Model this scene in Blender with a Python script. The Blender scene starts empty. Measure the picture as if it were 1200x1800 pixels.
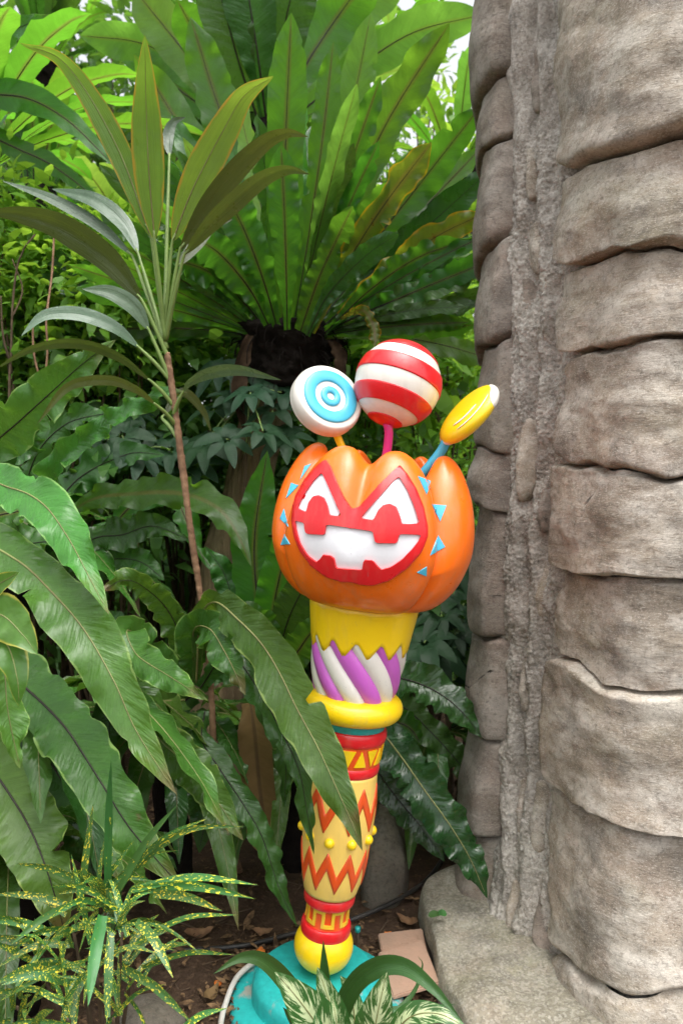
import bpy, bmesh, math, random
import numpy as np
from mathutils import Vector, Matrix
from mathutils.bvhtree import BVHTree

rnd = random.Random(11)
SC = bpy.context.scene
COL = SC.collection
R = math.radians

# ------------------------------------------------------------------ camera
CAM_H, PITCH, FOC = 1.30, R(2.2), 1300.0        # eye height, downward pitch, focal length for an 1800 unit tall frame
cam_d = bpy.data.cameras.new('camera')
cam = bpy.data.objects.new('camera', cam_d)
COL.objects.link(cam)
cam.location = (0, 0, CAM_H)
cam.rotation_euler = (R(90) - PITCH, 0, 0)
cam_d.sensor_fit = 'VERTICAL'
cam_d.sensor_height = 36
cam_d.lens = 36 * FOC / 1800
cam_d.clip_end = 600
cam_d.dof.use_dof = True
cam_d.dof.focus_distance = 1.66
cam_d.dof.aperture_fstop = 4.5
SC.camera = cam

# ------------------------------------------------------------------ sky and sun
SUN_EL, SUN_AZ = R(70), R(30)                   # azimuth measured from straight behind the eye towards its right
w = bpy.data.worlds.new('World')
SC.world = w
w.use_nodes = True
nt = w.node_tree
bg = nt.nodes['Background']
sky = nt.nodes.new('ShaderNodeTexSky')
sky.sky_type = 'NISHITA'
sky.sun_disc = False
sky.sun_elevation = SUN_EL
sky.sun_rotation = R(180) - SUN_AZ
sky.dust_density = 4.0
hs = nt.nodes.new('ShaderNodeHueSaturation')
hs.inputs['Saturation'].default_value = 0.15
nt.links.new(sky.outputs[0], hs.inputs['Color'])
nt.links.new(hs.outputs[0], bg.inputs['Color'])
bg.inputs['Strength'].default_value = 0.15
sun_d = bpy.data.lights.new('sun', 'SUN')
sun_d.energy = 1.0
sun_d.angle = R(60)
sun_d.color = (1, .96, .9)
sun = bpy.data.objects.new('sun', sun_d)
COL.objects.link(sun)
sdir = Vector((math.cos(SUN_EL) * math.sin(SUN_AZ), -math.cos(SUN_EL) * math.cos(SUN_AZ), math.sin(SUN_EL)))
sun.rotation_euler = sdir.to_track_quat('Z', 'Y').to_euler()
sun.location = sdir * 20
SC.view_settings.view_transform = 'Standard'
SC.view_settings.look = 'None'
SC.view_settings.exposure = 1.25
SC.view_settings.gamma = 1
SC.view_settings.use_curve_mapping = False
SC.cycles.use_denoising = True
SC.cycles.max_bounces = 6
SC.cycles.diffuse_bounces = 4
SC.cycles.glossy_bounces = 2
SC.cycles.transmission_bounces = 4
SC.cycles.use_adaptive_sampling = True
SC.cycles.adaptive_threshold = .03
SC.cycles.sample_clamp_indirect = 6

# ------------------------------------------------------------------ helpers
FWD = Vector((0, math.cos(PITCH), -math.sin(PITCH)))
UPV = Vector((0, math.sin(PITCH), math.cos(PITCH)))
EYE = Vector((0, 0, CAM_H))

def ray(px, py):
    return FWD + Vector((1, 0, 0)) * ((px - 600) / FOC) + UPV * ((900 - py) / FOC)

def V(px, py, Y):
    """the point of the place that lies Y metres ahead on a sight line measured in the survey photograph"""
    d = ray(px, py)
    return EYE + d * (Y / d.y)

def mpp(p):
    return (p - EYE).dot(FWD) / FOC

def tag(o, label=None, cat=None, group=None, kind=None):
    if label: o['label'] = label
    if cat: o['category'] = cat
    if group: o['group'] = group
    if kind: o['kind'] = kind
    return o

def empty(name, loc=(0, 0, 0)):
    o = bpy.data.objects.new(name, None)
    COL.objects.link(o)
    o.location = loc
    o.empty_display_size = .1
    return o

def mesh_obj(name, verts, faces, mat, parent=None, smooth=True, uv=None, world=True):
    """one mesh object; verts in world space; when it has a parent the verts are stored relative to the parent's origin"""
    me = bpy.data.meshes.new(name)
    verts = np.asarray(verts, dtype=float)
    off = np.zeros(3)
    if parent is not None and world:
        o_ = parent
        while o_ is not None:
            off += np.array(o_.location)
            o_ = o_.parent
    me.from_pydata((verts - off).tolist(), [], faces)
    if uv is not None:
        lay = me.uv_layers.new(name='UVMap')
        idx = np.zeros(len(me.loops), dtype=np.int32)
        me.loops.foreach_get('vertex_index', idx)
        lay.data.foreach_set('uv', np.asarray(uv, dtype=np.float32)[idx].ravel())
    if smooth:
        me.polygons.foreach_set('use_smooth', [True] * len(me.polygons))
    for m in (mat if isinstance(mat, (list, tuple)) else [mat]):
        me.materials.append(m)
    o = bpy.data.objects.new(name, me)
    COL.objects.link(o)
    if parent is not None:
        o.parent = parent
    return o

def grid_faces(nu, nv, closed_u=False, closed_v=False, base=0):
    f = []
    for i in range(nu if closed_u else nu - 1):
        for j in range(nv if closed_v else nv - 1):
            a = base + i * nv + j
            b = base + ((i + 1) % nu) * nv + j
            c = base + ((i + 1) % nu) * nv + (j + 1) % nv
            d = base + i * nv + (j + 1) % nv
            f.append((a, b, c, d))
    return f

# gradient noise in numpy
_pr = np.random.RandomState(5)
_perm = np.concatenate([_pr.permutation(256)] * 3)
_grad = _pr.normal(size=(256, 3))
_grad /= np.linalg.norm(_grad, axis=1)[:, None]

def noise3(p):
    p = np.asarray(p, dtype=float)
    i = np.floor(p).astype(int)
    f = p - i
    u = f * f * f * (f * (f * 6 - 15) + 10)
    i &= 255
    out = 0
    for dx in (0, 1):
        wx = u[..., 0] if dx else 1 - u[..., 0]
        for dy in (0, 1):
            wy = u[..., 1] if dy else 1 - u[..., 1]
            for dz in (0, 1):
                wz = u[..., 2] if dz else 1 - u[..., 2]
                h = _perm[_perm[_perm[(i[..., 0] + dx) & 255] + ((i[..., 1] + dy) & 255)] + ((i[..., 2] + dz) & 255)]
                g = _grad[h]
                d = f - np.array([dx, dy, dz])
                out = out + wx * wy * wz * (g * d).sum(-1)
    return out * 1.6

def fbm(p, octv=4, gain=.5):
    p = np.asarray(p, dtype=float)
    s, a = 0, 1.0
    for k in range(octv):
        s = s + a * noise3(p * (2 ** k) + 17.3 * k)
        a *= gain
    return s

def spline(pts, n):
    """Catmull-Rom through the points, n samples with even spacing"""
    P = np.array([tuple(p) for p in pts], dtype=float)
    if len(P) == 2:
        t = np.linspace(0, 1, n)[:, None]
        return P[0] * (1 - t) + P[1] * t
    P = np.vstack([2 * P[0] - P[1], P, 2 * P[-1] - P[-2]])
    out = []
    for i in range(1, len(P) - 2):
        t = np.linspace(0, 1, 24, endpoint=False)[:, None]
        a, b, c, d = P[i - 1], P[i], P[i + 1], P[i + 2]
        out.append(.5 * (2 * b + (c - a) * t + (2 * a - 5 * b + 4 * c - d) * t ** 2 + (3 * b - a - 3 * c + d) * t ** 3))
    out = np.vstack(out + [P[-2:-1]])
    L = np.concatenate([[0], np.cumsum(np.linalg.norm(np.diff(out, axis=0), axis=1))])
    s = np.linspace(0, L[-1], n)
    return np.stack([np.interp(s, L, out[:, k]) for k in range(3)], 1)

def unit(a):
    return a / np.maximum(np.linalg.norm(a, axis=-1, keepdims=True), 1e-9)

def tube_geo(path, rad, ns=8, caps=True):
    path = np.asarray(path, dtype=float)
    n = len(path)
    rad = np.broadcast_to(np.asarray(rad, dtype=float), (n,)) if np.ndim(rad) == 0 else np.interp(np.linspace(0, 1, n), np.linspace(0, 1, len(rad)), rad)
    T = unit(np.gradient(path, axis=0))
    ref = np.array([0.3, 1, .2]) if abs(T[n // 2][2]) > .8 else np.array([0, 0, 1.0])
    A = unit(np.cross(T, ref))
    B = np.cross(T, A)
    th = np.linspace(0, 2 * math.pi, ns, endpoint=False)
    v = path[:, None] + rad[:, None, None] * (np.cos(th)[None, :, None] * A[:, None] + np.sin(th)[None, :, None] * B[:, None])
    v = v.reshape(-1, 3)
    f = grid_faces(n, ns, closed_v=True)
    if caps:
        f.append(tuple(range(ns)))
        f.append(tuple((n - 1) * ns + k for k in reversed(range(ns))))
    uv = np.stack([np.repeat(np.linspace(0, 1, n), ns), np.tile(np.linspace(0, 1, ns), n)], 1)
    return v, f, uv

def tube(name, path, rad, mat, parent=None, ns=8, bumpy=0, bscale=20):
    v, f, uv = tube_geo(path, rad, ns)
    if bumpy:
        c = np.repeat(np.asarray(path), ns, axis=0)
        v = c + (v - c) * (1 + bumpy * fbm(v * bscale, 3))[:, None]
    return mesh_obj(name, v, f, mat, parent, uv=uv)

# ------------------------------------------------------------------ material kit
def newmat(name):
    m = bpy.data.materials.new(name)
    m.use_nodes = True
    t = m.node_tree
    return m, t, t.nodes['Principled BSDF'], t.nodes['Material Output']

class NT:
    """short-hand for wiring nodes"""
    def __init__(s, t): s.t = t
    def n(s, kind, **kw):
        nd = s.t.nodes.new('ShaderNode' + kind)
        for k, v in kw.items():
            setattr(nd, k, v)
        return nd
    def l(s, a, b): s.t.links.new(a, b)
    def put(s, sock, v):
        if hasattr(v, 'is_linked'): s.l(v, sock)
        else: sock.default_value = v
    def math(s, op, a, b=0.0, c=None, clamp=False):
        nd = s.n('Math', operation=op, use_clamp=clamp)
        s.put(nd.inputs[0], a); s.put(nd.inputs[1], b)
        if c is not None: s.put(nd.inputs[2], c)
        return nd.outputs[0]
    def mix(s, f, a, b, blend='MIX'):
        nd = s.n('MixRGB', blend_type=blend)
        s.put(nd.inputs[0], f)
        s.put(nd.inputs[1], a if hasattr(a, 'is_linked') else tuple(a)[:3] + (1,))
        s.put(nd.inputs[2], b if hasattr(b, 'is_linked') else tuple(b)[:3] + (1,))
        return nd.outputs[0]
    def noise(s, vec, scale, detail=4, rough=.55, dist=0.0):
        nd = s.n('TexNoise')
        if vec is not None: s.l(vec, nd.inputs['Vector'])
        nd.inputs['Scale'].default_value = scale
        nd.inputs['Detail'].default_value = detail
        nd.inputs['Roughness'].default_value = rough
        nd.inputs['Distortion'].default_value = dist
        return nd.outputs['Fac']
    def ramp(s, f, stops):
        nd = s.n('ValToRGB')
        s.l(f, nd.inputs[0])
        e = nd.color_ramp.elements
        while len(e) < len(stops): e.new(.5)
        for k, (p, c) in enumerate(stops):
            e[k].position = p
            e[k].color = (c, c, c, 1) if np.ndim(c) == 0 else tuple(c)[:3] + (1,)
        return nd.outputs[0]
    def step(s, f, a, b):
        nd = s.n('MapRange', interpolation_type='SMOOTHSTEP')
        s.l(f, nd.inputs[0])
        nd.inputs[1].default_value = a; nd.inputs[2].default_value = b
        return nd.outputs[0]
    def bump(s, h, strength, dist, normal=None):
        nd = s.n('Bump')
        nd.inputs['Strength'].default_value = strength
        nd.inputs['Distance'].default_value = dist
        s.l(h, nd.inputs['Height'])
        if normal is not None: s.l(normal, nd.inputs['Normal'])
        return nd.outputs[0]
    def mapping(s, vec, scale=(1, 1, 1), rot=(0, 0, 0), loc=(0, 0, 0)):
        nd = s.n('Mapping')
        s.l(vec, nd.inputs[0])
        nd.inputs['Scale'].default_value = scale
        nd.inputs['Rotation'].default_value = rot
        nd.inputs['Location'].default_value = loc
        return nd.outputs[0]

def leaf_mat(name, c1, c2, trans=(.25, .5, .03), tf=.4, rough=.38, veins=70, vein_bump=.25, long_veins=False,
             edge=None, edge_w=.12, centre=None, centre_w=.12, spots=None, blotch=None, spec=.5, tips=None):
    m, t, bs, out = newmat(name)
    k = NT(t)
    uvn = k.n('UVMap')
    sep = k.n('SeparateXYZ'); k.l(uvn.outputs[0], sep.inputs[0])
    u, v = sep.outputs[0], sep.outputs[1]
    tc = k.n('TexCoord'); obj = tc.outputs['Object']
    oi = k.n('ObjectInfo'); ran = oi.outputs['Random']
    vc = k.math('ABSOLUTE', k.math('SUBTRACT', v, .5))            # 0 on the midrib, .5 on the edge
    nz = k.noise(obj, 7, 4)
    col = k.mix(k.ramp(nz, [(.3, 0), (.7, 1)]), c1, c2)
    tcol = k.mix(k.ramp(nz, [(.3, 0), (.7, 1)]), trans, tuple(x * .72 for x in trans))
    # veins
    cmb = k.n('CombineXYZ')
    if long_veins:
        k.l(k.math('MULTIPLY', v, veins), cmb.inputs[0]); k.l(k.math('MULTIPLY', u, 1.5), cmb.inputs[1])
    else:
        k.l(k.math('MULTIPLY', k.math('ADD', u, k.math('MULTIPLY', vc, -.12)), veins), cmb.inputs[0])
        k.l(k.math('MULTIPLY', v, 2.2), cmb.inputs[1])
    k.l(k.math('MULTIPLY', ran, 50), cmb.inputs[2])
    vn = k.noise(cmb.outputs[0], 1.0, 2, .5)
    vf = k.ramp(vn, [(.35, 0), (.65, 1)])
    col = k.mix(k.math('MULTIPLY', vf, .28), col, tuple(x * .55 for x in c1))
    tcol = k.mix(k.math('MULTIPLY', vf, .25), tcol, tuple(x * .5 for x in trans))
    if centre:
        cf = k.math('MULTIPLY', k.math('SUBTRACT', 1, k.step(vc, centre_w * .35, centre_w), clamp=True), k.math('MULTIPLY_ADD', nz, .8, .35), clamp=True)
        col = k.mix(cf, col, centre); tcol = k.mix(cf, tcol, tuple(min(1, x * 1.6) for x in centre))
    if edge:
        en = k.noise(obj, 18, 3)
        ef = k.step(k.math('ADD', vc, k.math('MULTIPLY', k.math('SUBTRACT', en, .5), .22)), .5 - edge_w, .5)
        col = k.mix(ef, col, edge); tcol = k.mix(ef, tcol, tuple(min(1, x * 1.5) for x in edge))
    if tips:
        tn = k.noise(obj, 14, 4)
        tfc = k.step(k.math('ADD', u, k.math('MULTIPLY', k.math('SUBTRACT', tn, .5), .4)), .86, 1.08)
        col = k.mix(tfc, col, tips); tcol = k.mix(tfc, tcol, tuple(min(1, x * 1.4) for x in tips))
    if spots:                                                     # speckled croton / variegated leaves
        sc_, lo, hi, scol, stretch = spots[:5]
        sv = k.n('CombineXYZ')
        if len(spots) > 5:                                        # splashes that run out along the side veins
            k.l(k.math('MULTIPLY', k.math('SUBTRACT', u, k.math('MULTIPLY', vc, .55)), stretch), sv.inputs[0]); k.l(k.math('MULTIPLY', vc, 1.3), sv.inputs[1])
        else:
            k.l(k.math('MULTIPLY', u, stretch), sv.inputs[0]); k.l(v, sv.inputs[1]); k.l(k.math('MULTIPLY', ran, 40), sv.inputs[2])
        sn = k.noise(sv.outputs[0], sc_, 3 if len(spots) > 5 else 2, .6, .4)
        if len(spots) > 5: sn = k.math('SUBTRACT', sn, k.math('MULTIPLY', k.math('SUBTRACT', vc, .2), spots[5]))
        sf = k.step(sn, lo, hi)
        col = k.mix(sf, col, scol); tcol = k.mix(sf, tcol, scol)
    if blotch:
        bl, bscale, lo, hi = blotch
        bm_ = k.mapping(obj, loc=(3, 1, 7))
        bf = k.step(k.noise(bm_, bscale, 5, .65), lo, hi)
        col = k.mix(bf, col, bl); tcol = k.mix(bf, tcol, tuple(x * .7 for x in bl))
    hsv = k.n('HueSaturation')
    k.l(k.math('MULTIPLY_ADD', ran, .035, .483), hsv.inputs['Hue'])
    k.l(k.math('MULTIPLY_ADD', k.math('FRACT', k.math('MULTIPLY', ran, 7.31)), .55, .75), hsv.inputs['Value'])
    k.l(col, hsv.inputs['Color'])
    hs2 = k.n('HueSaturation')
    k.l(k.math('MULTIPLY_ADD', ran, .035, .483), hs2.inputs['Hue'])
    k.l(tcol, hs2.inputs['Color'])
    k.l(hsv.outputs[0], bs.inputs['Base Color'])
    k.put(bs.inputs['Roughness'], k.math('MULTIPLY_ADD', k.noise(obj, 30, 3), .3, rough - .15))
    bs.inputs['Specular IOR Level'].default_value = spec
    nrm = k.bump(vn, vein_bump, .006)
    nrm = k.bump(k.noise(obj, 26, 3), .25, .01, nrm)
    k.l(nrm, bs.inputs['Normal'])
    tr = k.n('BsdfTranslucent')
    k.l(hs2.outputs[0], tr.inputs['Color']); k.l(nrm, tr.inputs['Normal'])
    mx = k.n('MixShader'); mx.inputs[0].default_value = tf
    k.l(bs.outputs[0], mx.inputs[1]); k.l(tr.outputs[0], mx.inputs[2])
    k.l(mx.outputs[0], out.inputs['Surface'])
    return m

def plain(name, c, rough=.5, var=.25, nscale=12, bump=.0, bscale=60, spec=.4, c2=None, lo=.35, hi=.65):
    m, t, bs, out = newmat(name)
    k = NT(t)
    obj = k.n('TexCoord').outputs['Object']
    nz = k.noise(obj, nscale, 5, .6)
    b = c2 if c2 else tuple(x * (1 - var) for x in c)
    k.l(k.mix(k.ramp(nz, [(lo, 0), (hi, 1)]), c, b), bs.inputs['Base Color'])
    k.put(bs.inputs['Roughness'], k.math('MULTIPLY_ADD', nz, .25, rough - .12))
    bs.inputs['Specular IOR Level'].default_value = spec
    if bump:
        k.l(k.bump(k.noise(obj, bscale, 4, .6), bump, .01), bs.inputs['Normal'])
    return m

def paint(name, c, rough=.28, dirt=.35):
    """glossy outdoor enamel with faint streaks of dust and chalking"""
    m, t, bs, out = newmat(name)
    k = NT(t)
    obj = k.n('TexCoord').outputs['Object']
    nz = k.noise(obj, 9, 5, .65)
    dn = k.noise(k.mapping(obj, scale=(30, 30, 6)), 1, 5, .7)
    col = k.mix(k.math('MULTIPLY', k.ramp(nz, [(.35, 0), (.75, 1)]), .18), c, tuple(x * .72 for x in c))
    col = k.mix(k.math('MULTIPLY', k.ramp(dn, [(.50, 0), (.74, 1)]), dirt * 1.2), col, tuple(x * .35 + .65 * y for x, y in zip(c, (.34, .27, .19))))
    sc_ = k.noise(k.mapping(obj, scale=(1, 1, .6), loc=(5, 2, 1)), 70, 3, .8, .5)
    col = k.mix(k.math('MULTIPLY', k.ramp(sc_, [(.68, 0), (.72, 1)]), .6), col, tuple(x * .45 + .10 for x in c))
    k.l(col, bs.inputs['Base Color'])
    k.put(bs.inputs['Roughness'], k.math('MULTIPLY_ADD', nz, .3, rough - .1))
    bs.inputs['Specular IOR Level'].default_value = .5
    bs.inputs['Coat Weight'].default_value = .25
    bs.inputs['Coat Roughness'].default_value = .15
    nb = k.bump(k.noise(obj, 22, 2), .07, .01)
    k.l(k.bump(k.noise(obj, 160, 2), .04, .004, nb), bs.inputs['Normal'])
    return m

def cloud_mat(name, c1, c2, trans, tf=.4, rough=.45):
    """cheap leaf for the small leaves of shrubs and trees"""
    m, t, bs, out = newmat(name)
    k = NT(t)
    obj = k.n('TexCoord').outputs['Object']
    f = k.ramp(k.noise(obj, 9, 1), [(.35, 0), (.65, 1)])
    k.l(k.mix(f, c1, c2), bs.inputs['Base Color'])
    bs.inputs['Roughness'].default_value = rough
    bs.inputs['Specular IOR Level'].default_value = .35
    tr = k.n('BsdfTranslucent')
    k.l(k.mix(f, trans, tuple(x * .65 for x in trans)), tr.inputs['Color'])
    mx = k.n('MixShader'); mx.inputs[0].default_value = tf
    k.l(bs.outputs[0], mx.inputs[1]); k.l(tr.outputs[0], mx.inputs[2])
    k.l(mx.outputs[0], out.inputs['Surface'])
    return m
# ------------------------------------------------------------------ materials of the setting
def soil_mat():
    m, t, bs, out = newmat('soil')
    k = NT(t)
    obj = k.n('TexCoord').outputs['Object']
    n1 = k.noise(obj, 6, 6, .7)
    n2 = k.noise(obj, 55, 4, .7)
    col = k.mix(k.ramp(n1, [(.3, 0), (.7, 1)]), (.085, .052, .032), (.045, .028, .018))
    col = k.mix(k.math('MULTIPLY', k.ramp(n2, [(.5, 0), (.75, 1)]), .7), col, (.14, .09, .055))
    k.l(col, bs.inputs['Base Color'])
    bs.inputs['Roughness'].default_value = .9
    bs.inputs['Specular IOR Level'].default_value = .2
    nb = k.bump(n1, .5, .03)
    k.l(k.bump(n2, .8, .012, nb), bs.inputs['Normal'])
    return m

def stone_mat(name, c1, c2, pale, streak=1.0, grit=0.0, moss=.3, rose=.22):
    m, t, bs, out = newmat(name)
    k = NT(t)
    obj = k.n('TexCoord').outputs['Object']
    ran = k.n('ObjectInfo').outputs['Random']
    cmb = k.n('CombineXYZ')
    for i in range(3): k.l(k.math('MULTIPLY', ran, 9.0), cmb.inputs[i])
    vm = k.n('VectorMath', operation='ADD'); k.l(obj, vm.inputs[0]); k.l(cmb.outputs[0], vm.inputs[1])
    shift = vm.outputs[0]
    big = k.noise(shift, 5.5, 6, .66, .4)
    fine = k.noise(obj, 90, 4, .7)
    # trowelled strata: short broken grain lines, only in places
    st = k.noise(k.mapping(obj, scale=(16, 16, 95), rot=(.10, -.14, 0)), 1, 6, .7, 1.6)
    where = k.ramp(k.noise(k.mapping(shift, loc=(2, 6, 1)), 6, 3), [(.42, 0), (.6, 1)])
    pit = k.step(k.noise(k.mapping(obj, scale=(1, 1, 1.6)), 75, 3, .6), .60, .68)
    vor = k.n('TexVoronoi', feature='DISTANCE_TO_EDGE')
    k.l(k.mapping(shift, scale=(3.2, 3.2, 4.2)), vor.inputs['Vector'])
    vor.inputs['Scale'].default_value = 1.0
    dist = k.math('ADD', vor.outputs['Distance'], k.math('MULTIPLY', k.math('SUBTRACT', k.noise(obj, 25, 4, .7), .5), .06))
    crack = k.math('MULTIPLY', k.math('SUBTRACT', 1, k.step(dist, .0, .008)), k.ramp(k.noise(k.mapping(shift, loc=(9, 1, 4)), 3.5, 2), [(.66, 0), (.70, 1)]))
    col = k.mix(k.ramp(big, [(.32, 0), (.60, 1)]), c2, c1)
    col = k.mix(k.math('MULTIPLY', k.math('MULTIPLY', k.ramp(st, [(.50, 0), (.64, 1)]), where), .5 * streak), col, tuple(x * .55 for x in c2))
    pn = k.noise(k.mapping(shift, scale=(1, 1, 1.7), loc=(4, 9, 2)), 7, 7, .72)
    col = k.mix(k.math('MULTIPLY', k.ramp(pn, [(.44, 0), (.60, 1)]), .85), col, pale)
    mn = k.noise(k.mapping(shift, loc=(8, 3, 5)), 4, 5, .6)
    col = k.mix(k.math('MULTIPLY', k.ramp(mn, [(.52, 0), (.72, 1)]), moss), col, (.25, .24, .13))
    rn = k.noise(k.mapping(shift, loc=(1, 13, 5)), 6, 5, .65)
    col = k.mix(k.math('MULTIPLY', k.ramp(rn, [(.50, 0), (.68, 1)]), rose), col, (.40, .265, .20))
    gn = k.noise(k.mapping(shift, loc=(6, 5, 9)), 9, 5, .7)
    col = k.mix(k.math('MULTIPLY', k.ramp(gn, [(.54, 0), (.66, 1)]), .5), col, (.20, .185, .165))
    col = k.mix(k.math('MULTIPLY', k.ramp(fine, [(.50, 0), (.70, 1)]), .55), col, tuple(x * .5 for x in c2))
    fl2 = k.noise(k.mapping(obj, scale=(1, 1, 2.5)), 150, 3, .8)
    col = k.mix(k.math('MULTIPLY', k.ramp(fl2, [(.54, 0), (.64, 1)]), .5), col, tuple(min(1, x * 1.25) for x in pale))
    col = k.mix(k.math('MULTIPLY', pit, .12), col, tuple(x * .45 for x in c2))
    col = k.mix(crack, col, (.05, .045, .04))
    if grit:
        ag = k.n('TexVoronoi'); k.l(obj, ag.inputs['Vector']); ag.inputs['Scale'].default_value = 170
        sp = k.n('SeparateColor'); k.l(ag.outputs['Color'], sp.inputs[0])
        col = k.mix(k.math('MULTIPLY', k.ramp(sp.outputs[0], [(.62, 0), (.66, 1)]), .55 * grit), col, (.12, .11, .10))
        col = k.mix(k.math('MULTIPLY', k.ramp(sp.outputs[1], [(.68, 0), (.72, 1)]), .6 * grit), col, (.66, .63, .57))
    k.l(col, bs.inputs['Base Color'])
    bs.inputs['Roughness'].default_value = .85
    bs.inputs['Specular IOR Level'].default_value = .2
    nb = k.bump(big, .3, .03)
    nb = k.bump(k.math('MULTIPLY', st, where), .75 * streak + .02, .009, nb)
    nb = k.bump(k.math('SUBTRACT', 1, k.math('MAXIMUM', k.math('MULTIPLY', pit, .4), crack)), .6, .006, nb)
    if grit:
        nb = k.bump(k.noise(obj, 55, 6, .8, .5), .55 * grit, .02, nb)
        nb = k.bump(k.noise(obj, 160, 4, .75), .8 * grit, .008, nb)
    else:
        nb = k.bump(k.noise(k.mapping(obj, scale=(1, 1, 2.2)), 110, 6, .8), .6, .006, nb)
    k.l(nb, bs.inputs['Normal'])
    return m

M = {}
M['soil'] = soil_mat()
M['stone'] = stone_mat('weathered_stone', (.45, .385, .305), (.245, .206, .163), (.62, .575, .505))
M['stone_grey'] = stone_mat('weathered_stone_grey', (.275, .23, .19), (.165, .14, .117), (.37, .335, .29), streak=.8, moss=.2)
M['mortar'] = stone_mat('gritty_mortar', (.40, .365, .315), (.26, .235, .20), (.50, .47, .42), streak=.1, grit=.5, moss=.15, rose=.15)
M['ledge'] = stone_mat('ledge_rock', (.29, .265, .20), (.18, .165, .125), (.35, .33, .26), streak=.5, moss=.6, grit=.3)
M['dark_rock'] = stone_mat('dark_rock', (.13, .115, .09), (.08, .07, .055), (.17, .15, .12), streak=.2)
M['clay'] = plain('terracotta', (.43, .27, .19), .85, c2=(.34, .235, .17), nscale=9, bump=.3, bscale=90, spec=.2)
M['bark'] = plain('bark', (.12, .085, .05), .9, c2=(.055, .04, .026), nscale=9, bump=.6, bscale=40, spec=.2)
M['root'] = plain('nest_roots', (.014, .011, .009), .95, nscale=20, bump=1, bscale=60, spec=.1)
M['dry'] = leaf_mat('dry_leaf', (.24, .145, .07), (.075, .042, .024), trans=(.3, .15, .05), tf=.2, rough=.7, veins=30, spec=.2)
M['dry_pale'] = leaf_mat('dead_frond', (.30, .17, .075), (.17, .09, .04), trans=(.4, .22, .08), tf=.3, rough=.7, veins=30, spec=.2, centre=(.10, .055, .03), centre_w=.08)
M['litter'] = plain('leaf_scraps', (.25, .155, .08), .8, c2=(.05, .03, .018), nscale=34, spec=.15, lo=.38, hi=.6)
M['twig'] = plain('twig', (.11, .075, .05), .9, nscale=20, spec=.15)

def trunk_mat():
    m, t, bs, out = newmat('fibrous_bark')
    k = NT(t)
    obj = k.n('TexCoord').outputs['Object']
    s = k.noise(k.mapping(obj, scale=(60, 60, 5), rot=(0, -.1, 0)), 1, 5, .65, .4)
    b = k.noise(obj, 5, 4)
    col = k.mix(k.ramp(s, [(.3, 0), (.7, 1)]), (.10, .068, .04), (.30, .215, .125))
    col = k.mix(k.math('MULTIPLY', k.ramp(b, [(.4, 0), (.7, 1)]), .6), col, (.13, .12, .06))
    k.l(col, bs.inputs['Base Color'])
    bs.inputs['Roughness'].default_value = .9
    bs.inputs['Specular IOR Level'].default_value = .2
    k.l(k.bump(s, .9, .02), bs.inputs['Normal'])
    return m
M['trunk'] = trunk_mat()

def G(px, py, z=0.0):
    d = ray(px, py)
    return EYE + d * ((z - CAM_H) / d.z)

# ------------------------------------------------------------------ ground
def gz(x, y):
    p = np.stack([np.asarray(x, float), np.asarray(y, float), np.zeros_like(np.asarray(x, float))], -1)
    near = np.exp(-((p[..., 0]) ** 2 + (p[..., 1] - 2) ** 2) / 30)
    return (.028 * fbm(p * 1.7, 3) + .012 * fbm(p * 9, 3)) * (.3 + .7 * near)

def build_ground():
    def axis(c, lo, hi):
        fine = np.arange(c - 1.6, c + 1.6, .025)
        k = np.concatenate([np.geomspace(1.65, hi, 46)])
        return np.concatenate([(c - k)[::-1], fine, c + k])
    xs, ys = axis(0, -300, 300), axis(2.4, -300, 300)
    X, Y = np.meshgrid(xs, ys, indexing='ij')
    Z = gz(X, Y)
    o = mesh_obj('ground', np.stack([X, Y, Z], -1).reshape(-1, 3), grid_faces(len(xs), len(ys)), M['soil'])
    tag(o, 'dark brown garden soil under the plants', kind='structure')
build_ground()

# ------------------------------------------------------------------ stone pillar
def sstep_(x, a, b):
    t = np.clip((x - a) / (b - a), 0, 1)
    return t * t * (3 - 2 * t)

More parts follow.
